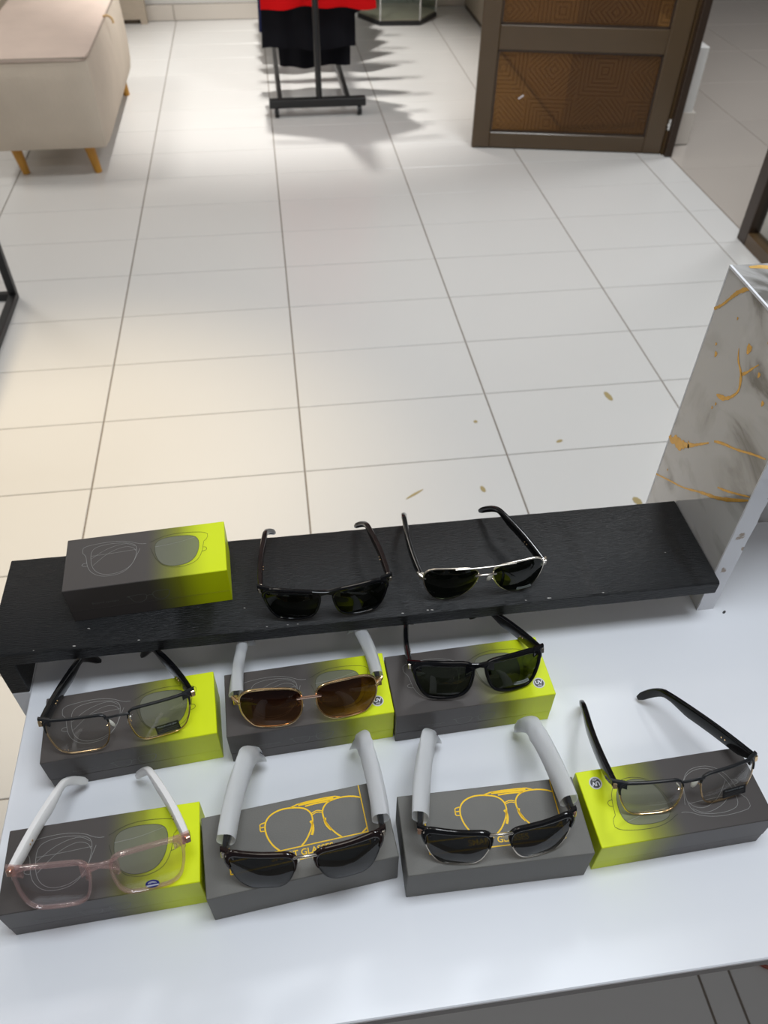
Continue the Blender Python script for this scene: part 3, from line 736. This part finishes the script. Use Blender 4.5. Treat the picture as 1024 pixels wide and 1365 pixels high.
        if rim == 'brow':
            # dark bar over the upper part of each lens
            s0 = max(range(72), key=lambda i: (outl[i][0] > cx)*1-abs(outl[i][1]-hh*k.get('out_z', .55))*100)
            s1 = max(range(72), key=lambda i: (outl[i][0] < cx)*1-abs(outl[i][1]-hh*k.get('in_z', .62))*100)
            a = []; i = s0
            stepdir = 1 if outl[(s0+2) % 72][1] > outl[s0][1] else -1
            while True:
                a.append(i)
                if i == s1 or len(a) > 72: break
                i = (i+stepdir) % 72
            bt = k.get('brow_t', .0036)
            for side in (-1, 1):
                rb = MB()
                sweep(rb, a, lambda i, p, nx, nz, f: .0012+(bt-.0012)*min(1, 6*min(f, 1-f)+.05)*(.75+.45*max(0, (p[0]-cx)/.03)), k.get('brow_d', .0040), side, closed=False, inner=.0004, yoff=-.0002)
                rr = []
                for f in (0, .4, .8, 1):
                    X = (61.5+11.5*f)*.001*sx; yy = surf(X, hh)+.004*f; zt = (40.6-.2*f)*.001*sz; zb = (33.5+1.5*f)*.001*sz; dd = .0021
                    rr.append([(side*X, yy-dd, zb), (side*X, yy-dd, zt-.0008), (side*X, yy-dd+.0008, zt), (side*X, yy+dd, zt), (side*X, yy+dd, zb), (side*X, yy, zb-.0006)])
                rb.rings(rr); ob = rb.build('brow_bar', rimmat, t, True)
                if k.get('rivet'):
                    d = MB(); X = 66.5*.001*sx; d.box(-.0019, .0019, -.0005, .0003, -.0010, .0010, Matrix.Translation((side*X, surf(X, hh)-.0018, 38*.001*sz)), ch=.0003); d.build('rivet', 'silver', ob)
        else:
            for side in (-1, 1):   # metal end piece
                d = MB(); pts = []
                for f in [q/6 for q in range(7)]:
                    X = (65+8.5*f)*.001*sx; pts.append((side*X, surf(X, hh*.8)+.006*f*f, (35+3*f)*.001*sz))
                d.tube(pts, [.0013, .0014, .0016, .0019, .0021, .0021, .0018], 8); d.build('end_piece', rimmat, t, True)
        bm_ = k.get('bridge_mat', k.get('wire_mat', rimmat)); d = MB()
        bz = hb if rim == 'brow' else hh*.97
        d.tube([((-11.5+23*f)*.001*sx, surf(0, hh*.8)-.0006-.0024*(1-(2*f-1)**2), bz-.001+.0022*(1-(2*f-1)**2)) for f in [q/10 for q in range(11)]], k.get('br', .0013), 8)
        d.build('bridge', bm_, t, True)
        if k.get('topbar'):
            d = MB(); d.tube([((-34+68*f)*.001*sx, surf((-34+68*f)*.001*sx, hh)-.0008, (49.4-.6*(2*f-1)**2)*.001*sz) for f in [q/14 for q in range(15)]], .0009, 8)
            d.build('brow_wire', rimmat, t, True)
        for side in (-1, 1):
            d = MB(); P = [(side*(11.5)*.001*sx, .001, hh*.60), (side*9.0*.001*sx, .005, hh*.62), (side*8.2*.001*sx, .0075, hh*.55)]
            d.tube(resample(chaikin(P, 2, False), 8, False), .0005, 6); arm = d.build('pad_arm', k.get('wire_mat', rimmat), t, True)
            d = MB(); Mp = Matrix.Translation(P[2]) @ Matrix.Rotation(side*.45, 4, 'Y') @ Matrix.Rotation(.3, 4, 'X')
            d.lathe([(.0004, -.0058), (.0026, -.0042), (.0034, -.001), (.0030, .003), (.0012, .0054)], 12, Mp @ Matrix.Diagonal((.42, .9, 1, 1))); d.build('nose_pad', 'pad_clear', t, True)
    # temples
    tm = k.get('temple_mat', 'black_plastic'); th, tw = k.get('th', .0125), k.get('tw', .0060)
    for side, s_ in ((-1, sL), (1, sR)):
        d0 = Vector((math.sin(s_), math.cos(s_), 0)); nrm = Vector((math.cos(s_), -math.sin(s_), 0))
        H = Vector((side*(W/2-.0032), wr+.0045, hh-.0045))
        def path(u):     # u in metres along the temple
            if u <= Lt:
                f = u/Lt; return H+d0*u+nrm*(side*.0022*math.sin(math.pi*f))
            v = u-Lt; E = .036; f = min(v/E, 1.3)
            base_ = H+d0*Lt
            return base_+d0*(.030*(f-.10*f*f)/.9)+Vector((-side*.008*f*f, 0, -.022*f**1.5))
        TL = Lt+.036; NS = 30; rr = []
        for i in range(NS+1):
            u = TL*i/NS; p = path(u); q2 = path(u+.001); q1 = path(max(0, u-.001)); tv = (q2-q1).normalized()
            sd = nrm; upv = sd.cross(tv).normalized()
            if upv.z < 0: upv = -upv
            f = u/TL
            g_ = min(1, u/.016)
            h_ = th*(.62+.38*g_) if f < .55 else th*(1-.42*min(1, (f-.55)/.16))
            if f > .78: h_ = th*(.58+.12*math.sin((f-.78)/.22*math.pi))
            w_ = tw*(.8+.2*g_) if f < .6 else tw*(1-.25*(f-.6)/.4)
            if i == NS: h_ *= .6; w_ *= .6
            if i == 0: h_ *= .8
            drop = -.5*(h_-th*.62) if f < .7 else 0
            ring = []
            for j in range(12):
                a = 2*math.pi*j/12; c, s2 = math.cos(a), math.sin(a); c = math.copysign(abs(c)**.55, c); s2 = math.copysign(abs(s2)**.55, s2)
                ring.append(p+sd*(w_/2*c)+upv*(h_/2*s2+drop))
            rr.append(ring)
        d = MB(); d.rings(rr); te = d.build('temple', tm, t, True)
        for u in (.030, .0345):
            d = MB(); p = path(u)-nrm*side*(tw/2+.0002)
            d.lathe([(.0009, -.0003), (.0009, .0004)], 10, Matrix.Translation(p+Vector((0, 0, -.002))) @ Matrix.Rotation(-side*math.pi/2, 4, 'Y')); 
            if not k.get('sleeve'): d.build('charging_contact', 'gold', te)
        hm = k.get('hinge_mat', 'gold'); d = MB()
        d.box(-.0022, .0022, -.0052, .0030, -.0032, .0032, Matrix.Translation(H) @ Matrix.Rotation(-s_, 4, 'Z'), ch=.0006)
        d.lathe([(.0016, -.0040), (.0016, .0040)], 10, Matrix.Translation(H+Vector((-side*.0022, -.003, 0))))
        d.build('hinge', hm, t)
        if k.get('sleeve'):
            rg = random.Random(k['sleeve']+side); rr = []; NT = 34; NSg = 22
            u0 = .010; u1 = TL+.002; ph = [rg.random()*6.28 for _ in range(6)]
            lean = -k.get('lean', .55)*side
            for i in range(NT+1):
                f = i/NT; u = u0+(u1-u0)*f; p = path(u); tv = (path(u+.001)-path(max(0, u-.001))).normalized()
                upv = nrm.cross(tv).normalized()
                if upv.z < 0: upv = -upv
                hw = k.get('sleeve_h', .0106)+.0005*math.sin(3*f+ph[0])-.0030*max(0, (f-.75)/.25)
                tk = .0074*(1-.12*f)+.0005*math.sin(6*f+ph[1])
                if f > .85: tk *= max(.10, 1-(f-.85)/.15*.9)
                ring = []
                for j in range(NSg):
                    a = 2*math.pi*j/NSg; c, s2 = math.cos(a), math.sin(a)
                    cr = .0005*math.sin(2*a+4*f+ph[2])+.0003*math.sin(5*a-8*f+ph[3])+.0009*max(0, 1-abs(f-.66)/.07)*math.sin(4*a+40*f+ph[4])
                    # skewed mouth of the bag
                    slip = (.003*s2*(1-f/.1) if f < .1 else 0)
                    ca, sa = math.cos(lean), math.sin(lean)
                    lx, lz = (tk+cr)*math.copysign(abs(c)**1.35, c), (hw+cr)*s2
                    ring.append(p+nrm*(lx*ca-lz*sa)+upv*(lx*sa+lz*ca+k.get('sleeve_up', .0015))-tv*slip)
                rr.append(ring)
            d = MB(); d.rings(rr, cap=False); sl = d.build('protective_sleeve', 'sleeve_film', te, True)
            sl['label'] = 'translucent white protective sleeve slipped over the temple'
    return t
P = [(0.6021, -1.172, 0.853, -0.0034, -0.1165, 0.0025, 0.1431, 0.0442, 0.043, 0.085, 0.067, -0.1488, 0.0097),
(0.775, -1.1644, 0.8529, 0.0313, -0.0688, 0.0055, 0.1437, 0.0381, 0.0513, 0.0888, -0.0154, -0.2751, 0.0082),
(0.3934, -1.2847, 0.8322, 0.12, -0.4154, 0.0153, 0.1466, 0.0408, 0.0360, 0.1044, 0.2194, -0.3755, 0.0089),
(0.5757, -1.2832, 0.8319, 0.0313, -0.3502, 0.0023, 0.1488, 0.0346, 0.0370, 0.098, 0.0669, -0.069, 0.0091),
(0.7492, -1.2748, 0.8323, 0.0288, -0.4571, 0.0142, 0.1438, 0.0416, 0.0400, 0.1001, 0.1396, -0.2676, 0.0107),
(0.3926, -1.4278, 0.8322, 0.0794, -0.4452, 0.0193, 0.1487, 0.0446, 0.0415, 0.1031, 0.2172, -0.3708, 0.0065),
(0.5623, -1.4371, 0.8329, 0.0026, -0.332, -0.008, 0.141, 0.0418, 0.0362, 0.1018, 0.1521, -0.0332, 0.0092),
(0.7302, -1.4402, 0.8327, -0.0199, -0.3447, -0.0031, 0.1422, 0.0397, 0.0355, 0.1050, 0.2228, -0.0354, 0.0103),
(0.9158, -1.4157, 0.832, 0.0637, -0.4048, 0.0015, 0.1445, 0.0383, 0.0348, 0.1109, 0.1746, -0.2491, 0.0093)]
GS, GE = 'sunglasses set out on the table display', 'clear glasses set out on the table display'
glasses('sunglasses', 'black plastic sunglasses in the middle of the black riser shelf', 'sunglasses', P[0], 'wayfarer', 'acetate', GS, rim_mat='black_plastic', lens='lens_black', temple_mat='tortoise', hinge_mat='silver', th=.0105)
glasses('sunglasses', 'silver metal aviator sunglasses with dark lenses on the black riser shelf', 'sunglasses', P[1], 'aviator', 'metal', GS, rim_mat='silver', lens='lens_black', topbar=True, hinge_mat='silver', temple_mat='black_plastic', th=.0115, sticker=('curved', 1, 47, 8, .18))
glasses('eyeglasses', 'clear glasses with black brows and gold rims on box below riser left end', 'glasses', P[2], 'rect', 'brow', GE, rim_mat='black_satin', wire_mat='gold', lens='lens_clear', brow_t=.0024, brow_d=.003, out_z=.66, in_z=.72, wire=.0010, bridge_mat='black_satin', sticker=('label', 1, 43, 10, .12), th=.0125, tw=.0066)
glasses('sunglasses', 'gold hexagonal glasses with brown gradient lenses and wrapped temples', 'sunglasses', P[3], 'hex', 'metal', GS, rim_mat='gold', lens='lens_brown', wire=.0013, sleeve=11, th=.0080, sleeve_h=.0070, sleeve_up=-.0015, bridge_mat='rosegold', hinge_mat='gold')
glasses('sunglasses', 'thick black sunglasses with bare temples on lime box before the riser', 'sunglasses', P[4], 'wayfarer', 'acetate', GS, rim_mat='black_plastic', lens='lens_green', hinge_mat='silver', sticker=('curved', 1, 45, 9, .18), wt=.0052, wb=.0030, th=.013)
glasses('eyeglasses', 'pink transparent glasses with white temples on the leftmost front box', 'glasses', P[5], 'square', 'acetate', GE, rim_mat='pink_clear', lens='lens_clear_pink', temple_mat='white_plastic', hinge_mat='rosegold', wt=.0034, wb=.0021, sticker=('blue', 1, 38, 8, .0), th=.0125, tw=.0072)
glasses('sunglasses', 'black browline sunglasses with black rims on grey gold printed box', 'sunglasses', P[6], 'club', 'brow', GS, rim_mat='tortoise', wire_mat='black_plastic', bridge_mat='silver', lens='lens_dark', brow_t=.0050, brow_d=.0046, rivet=True, sleeve=23, hinge_mat='silver', out_z=.62, in_z=.5)
glasses('sunglasses', 'black browline sunglasses with silver lower rims on grey gold printed box', 'sunglasses', P[7], 'club', 'brow', GS, rim_mat='black_plastic', wire_mat='silver', bridge_mat='silver', lens='lens_dark', brow_t=.0050, brow_d=.0046, rivet=True, sleeve=37, hinge_mat='rosegold', out_z=.62, in_z=.5)
glasses('eyeglasses', 'clear black and gold glasses on the rightmost box with its lime end left', 'glasses', P[8], 'rect', 'brow', GE, rim_mat='black_satin', wire_mat='gold', lens='lens_clear', brow_t=.0024, brow_d=.003, out_z=.66, in_z=.72, wire=.0010, bridge_mat='black_satin', sticker=('label', 1, 45, 10, .1), th=.014, tw=.0066)

# ================================================================== BACKGROUND FURNITURE
# ottoman bench
ot = empty('ottoman', (-.40, 2.74, 0)); tag(ot, 'cream upholstered ottoman bench on short wooden legs', 'ottoman')
def puffy(x0, x1, y0, y1, z0, z1, bulge, name, mat, dome=0, rnd=.03):
    b = MB(); n = 14; nz = 8; rr = []
    per = []
    for k in range(n): per.append((-1+2*k/n, -1))
    for k in range(n): per.append((1, -1+2*k/n))
    for k in range(n): per.append((1-2*k/n, 1))
    for k in range(n): per.append((-1, 1-2*k/n))
    cx, cy = (x0+x1)/2, (y0+y1)/2; hx, hy = (x1-x0)/2, (y1-y0)/2
    def pt(px, py, sc, z, bl):
        # rounded corner
        X, Y = px*hx, py*hy; rx = min(rnd, hx)
        ax, ay = hx-rx, hy-rx
        ex, ey = max(0, abs(X)-ax), max(0, abs(Y)-ay)
        if ex > 0 and ey > 0:
            l = math.hypot(ex, ey); m_ = max(ex, ey); ex, ey = ex/l*m_, ey/l*m_
            X = math.copysign(ax+ex, X); Y = math.copysign(ay+ey, Y)
        bx = bl*(1-(py*py)**1.5)*(abs(px) == 1)*math.copysign(1, px); by = bl*(1-(px*px)**1.5)*(abs(py) == 1)*math.copysign(1, py)
        return (cx+X*sc+bx, cy+Y*sc+by, z)
    for i in range(nz+1):
        f = i/nz; bl = bulge*math.sin(math.pi*f)
        sc = 1-.02*(f == 0 or f == 1)
        rr.append([pt(px, py, sc, z0+(z1-z0)*f, bl) for px, py in per])
    for sc, dz in ((.9, .5), (.7, .8), (.4, .95), (.1, 1)):
        rr.append([pt(px, py, sc, z1+dome*dz, 0) for px, py in per])
    b.rings(rr); return b.build(name, mat, ot, True, M=Matrix.Translation((.40, -2.74, 0)))
puffy(-.66, -.145, 2.115, 3.36, .14, .50, .022, 'body', 'fabric')
puffy(-.652, -.153, 2.122, 3.352, .492, .512, .004, 'seat_cushion', 'fabric_top', .014)
sm = MB(); sm.tube([(-.655, 2.122, .507), (-.16, 2.122, .507), (-.149, 2.135, .507), (-.149, 3.34, .507), (-.16, 3.353, .507), (-.645, 3.353, .507), (-.656, 3.34, .507), (-.656, 2.135, .507)], .0035, 6, True)
sm.build('piping', 'piping', ot, True, M=Matrix.Translation((.40, -2.74, 0)))
tbm = MB(); tbm.tube(resample(chaikin([(-.152, 2.74, .512), (-.13, 2.74, .517), (-.112, 2.735, .505), (-.108, 2.73, .485)], 2, False), 10, False), .006, 8); tbm.build('pull_tab', 'leather_tab', ot, True, M=Matrix.Translation((.40, -2.74, 0)))
for lx, ly, sxg, syg in ((-.233, 2.208, 1, -1), (-.565, 2.226, 1, -1), (-.20, 3.27, 1, 1), (-.575, 3.27, -1, 1)):
    d = MB(); d.tube([(lx, ly, .0), (lx-.010*sxg, ly+.0, .07), (lx-.022*sxg, ly-.006*syg, .145)], [.017, .021, .026], 14, up=(0, 1, 0)); d.build('leg', 'oak', ot, True, M=Matrix.Translation((.40, -2.74, 0)))

# clothes rack
rk = empty('clothes_rack', (.855, 3.57, 0)); tag(rk, 'black metal clothes rack on casters holding red and black garments', 'clothes rack'); KM = Matrix.Translation((-.855, -3.57, 0))
for y in (2.84, 4.30):
    MB().box(.595, 1.112, y-.024, y+.024, .024+.024, .075+.014, ch=.004).build('base_bar', 'black_metal', rk, M=KM)
    d = MB(); d.tube([(.862, y, .075), (.862, y, 1.60)], .0165, 14); d.build('post', 'black_metal', rk, True, M=KM)
    for x in (.632, 1.078):
        d = MB(); d.lathe([(.008, -.012), (.024, -.010), (.025, 0), (.024, .010), (.008, .012)], 18, Matrix.Translation((x, y-.006, .025)) @ Matrix.Rotation(math.pi/2, 4, 'Y'))
        wh = d.build('caster_wheel', 'rubber', rk, True, M=KM)
        d = MB(); d.box(x-.016, x-.0125, y-.014, y+.012, .022, .05); d.box(x+.0125, x+.016, y-.014, y+.012, .022, .05); d.box(x-.016, x+.016, y-.012, y+.014, .044, .05); d.build('caster_fork', 'chrome', rk, M=KM)
for x in (.655, 1.02):
    MB().box(x-.012, x+.012, 2.86, 4.28, .055, .083, ch=.002).build('side_rail', 'black_metal', rk, M=KM)
d = MB(); d.tube([(.862, 2.82, 1.60), (.862, 4.32, 1.60)], .015, 14); d.build('hanging_rail', 'black_metal', rk, True, M=KM)
def garment(label, y, x0, x1, zhem, mat, hemv=.012, sh=.40, seed=0, flare=0, xs=None):
    rg = random.Random(seed); ph = [rg.random()*6.28 for _ in range(5)]
    t = empty('hanging_garment', (.862, y, zhem)); tag(t, label, 'garment', 'garments on the clothes rack')
    n, m_ = 26, 22; grid = []
    for s in (-1, 1):
        vs = []
        for j in range(m_+1):
            f = j/m_; z = 1.46+(zhem-1.46)*f
            tw_ = min(1, f*5); a0 = (.862-sh/2*(.35+.65*tw_)); a1 = (.862+sh/2*(.35+.65*tw_))
            g = max(0, (f-.2)/.8); L_ = a0+(x0-a0)*g; R_ = a1+(x1-a1)*g
            for i in range(n+1):
                u = i/n; x = L_+(R_-L_)*u
                fold = (.012*math.sin(9*u+ph[0])+.008*math.sin(21*u+ph[1]+f))*(.25+.75*f)
                th_ = (.018*math.sin(math.pi*u)**.5+.002)
                zz = z+(hemv*math.sin(7*u+ph[2])+hemv*.5*math.sin(17*u+ph[3]))*f+ (.10*(1-abs(2*u-1)) if j == 0 else 0)
                vs.append((x-.862, fold+s*th_, zz-zhem))
        grid.append(vs)
    W_ = n+1; N_ = W_*(m_+1); vs = grid[0]+grid[1]; fs = []
    for j in range(m_):
        for i in range(n):
            a = j*W_+i; fs.append((a, a+1, a+W_+1, a+W_)); fs.append((N_+a, N_+a+W_, N_+a+W_+1, N_+a+1))
    for j in range(m_):
        for i in (0, n): a = j*W_+i; fs.append((a, a+W_, N_+a+W_, N_+a))
    for i in range(n): fs.append((i, i+1, N_+i+1, N_+i)); a = m_*W_+i; fs.append((a, N_+a, N_+a+1, a+1))
    b = MB(); b.add(vs, fs); b.build('cloth', mat, t, True)
    d = MB(); zo = -zhem
    d.tube([(0, 0, 1.54+zo), (0, 0, 1.585+zo), (.012, 0, 1.612+zo), (0, 0, 1.626+zo), (-.016, 0, 1.618+zo), (-.02, 0, 1.60+zo)], .0025, 6)
    d.tube([(-sh/2+.02, 0, 1.475+zo), (0, 0, 1.54+zo), (sh/2-.02, 0, 1.475+zo)], .006, 6, up=(0, 1, 0)); d.build('hanger', 'black_metal', t, True)
garment('bright red garment hanging in front at the rack post', 2.96, .592, 1.185, .478, 'cloth_red', .010, .46, 1)
garment('black garment with the higher hem just behind the red one', 3.05, .583, 1.085, .272, 'cloth_black', .006, .44, 2)
garment('longest black garment behind the other black one', 3.14, .672, 1.062, .160, 'cloth_black', .004, .44, 3)
cl = ['cloth_navy', 'cloth_black', 'cloth_red', 'cloth_grey', 'cloth_black', 'cloth_navy', 'cloth_black']
nm = ['navy', 'black', 'dark red', 'grey', 'black', 'navy', 'black']
od = ['fourth', 'fifth', 'sixth', 'seventh', 'eighth', 'ninth', 'last']
for i in range(7):
    garment('%s garment hanging %s from the front of the clothes rack' % (nm[i], od[i]), 3.27+i*.14, .60 if i else .574, 1.10+.05*((i*7) % 3), .30+.05*((i*5) % 4), cl[i], .008, .5+.04*((i*3) % 3), 10+i)

# hexagonal glass case
hx = empty('glass_display_case', (1.565, 4.745, 0)); tag(hx, 'hexagonal glass display case on the floor by the back wall', 'display case')
hv = [(.285*math.cos(math.radians(a+ -3)), .262*math.sin(math.radians(a-3))) for a in range(0, 360, 60)]
for z0, z1, sc, mt, nm_ in ((0, .03, 1.0, 'black_metal', 'base'), (.03, .036, .97, 'wood_cabinet', 'case_floor'), (.9, .93, 1.0, 'black_metal', 'case_top')):
    d = MB(); d.rings([[(x*sc, y*sc, z) for x, y in hv] for z in (z0, z1)]); d.build(nm_, mt, hx)
for i in range(6):
    a, b_ = hv[i], hv[(i+1) % 6]; L_ = math.dist(a, b_); an = math.atan2(b_[1]-a[1], b_[0]-a[0])
    MB().box(.004, L_-.004, 0, .006, .03, .9).build('glass_pane', 'case_glass', hx, M=Matrix.Translation((a[0]*.985, a[1]*.985, 0)) @ Matrix.Rotation(an, 4, 'Z'))
    MB().box(-.004, .004, -.004, .004, .03, .9).build('corner_strip', 'chrome', hx, M=Matrix.Translation((a[0]*.975, a[1]*.975, 0)))

# cabinets
cb = empty('wood_cabinet', (-.75, 4.73, 0)); tag(cb, 'pale wooden cabinet against the back wall behind the ottoman', 'cabinet')
MB().box(-.56, .56, -.02, .044, .028, .8, ch=.002).build('body', 'wood_cabinet', cb)
for x in (-.56, .515): MB().box(x, x+.045, -.02, .044, 0, .03).build('foot', 'wood_cabinet', cb)
MB().box(-.5, .5, .0, .04, .0, .026).build('plinth', 'wood_dark', cb)
cb = empty('wood_cabinet', (2.32, 3.7, 0)); tag(cb, 'pale wooden cabinet behind the open brown glass door', 'cabinet')
MB().box(-.22, .19, -1.22, 1.25, .03, .92, ch=.003).build('body', 'wood_cabinet', cb)
MB().box(-.21, .19, -1.21, 1.25, .0, .03).build('plinth', 'wood_dark', cb)
MB().box(-.23, .19, -1.23, 1.26, .92, .945, ch=.003).build('worktop', 'wood_dark', cb)

# black metal stand at the left edge
ms = empty('metal_stand', (-.9, .55, 0)); tag(ms, 'black square tube metal stand at the left edge', 'stand'); NM = Matrix.Translation((.9, -.55, 0)); q = .0135
for x0, x1, y0, y1 in ((-1.45, -.392, 1.072, 1.072), (-1.45, -.392, .02, .02)): MB().box(x0, x1, y0-q, y0+q, 0, 2*q, ch=.0015).build('base_tube', 'black_metal', ms, M=NM)
for x in (-.405, -1.44): MB().box(x-q, x+q, .02, 1.072, .0, 2*q, ch=.0015).build('base_tube', 'black_metal', ms, M=NM)
for x in (-.405, -1.44):
    for y in (1.072, .02): MB().box(x-q, x+q, y-q, y+q, 2*q, 1.1, ch=.0015).build('post', 'black_metal', ms, M=NM)
MB().box(-1.46, -.385, .0, 1.09, 1.1, 1.13, ch=.002).build('stand_top', 'wood_cabinet', ms, M=NM)

# small things on floor and table
cbm = MB(); cbm.tube(resample(chaikin([(1.30, -1.37, .004), (1.325, -1.392, .004), (1.37, -1.40, .004), (1.43, -1.36, .004), (1.5, -1.25, .004)], 2, False), 24, False), .0035, 8)
tag(cbm.build('cable', 'cable_red', None, True), 'thin red-brown cable lying on the floor under the table', 'cable')
def scrap(x, y, pts, h, label):
    d = MB(); n = len(pts); d.rings([[(a, b_, .0002) for a, b_ in pts], [(a*.9, b_*.9, h) for a, b_ in pts]])
    o = d.build('debris_scrap', 'debris'); o.location = (x, y, .0); tag(o, label, 'debris', 'dried bits on the floor tiles'); return o
blob = lambda a, b_, r=0: [(a*math.cos(t)*math.cos(r)-b_*math.sin(t)*math.sin(r), a*math.cos(t)*math.sin(r)+b_*math.sin(t)*math.cos(r)) for t in [k*math.pi/4 for k in range(8)]]

for i, (x, y, a, b_, r, lb) in enumerate(((1.595, .239, .010, .026, .15, 'tan curved dried scrap on the tile near the marble box'), (1.373, .041, .012, .006, .4, 'small pale scrap on the tile left of the marble box'), (1.14, .163, .007, .007, 0, 'small round tan spot beside the grout line'),
        (1.096, -.136, .007, .014, .2, 'tan scrap on the tile behind the aviator sunglasses'), (.90, -.133, .034, .004, .55, 'long thin dried streak on the tile behind the riser'), (1.516, -.236, .012, .018, .3, 'tan scrap at the riser edge near the marble box'))):
    scrap(x, y, blob(a, b_, r), .0012, lb)

d = MB(); p_ = blob(.0030, .0016, .6); d.rings([[(a, b_, 0) for a, b_ in p_], [(a*.8, b_*.8, .0012) for a, b_ in p_]])
o = d.build('debris_scrap', 'sticker_grey'); o.location = (1.082, -1.168, HT+.0002); tag(o, 'tiny dark scrap on the white table by the marble box corner', 'debris')
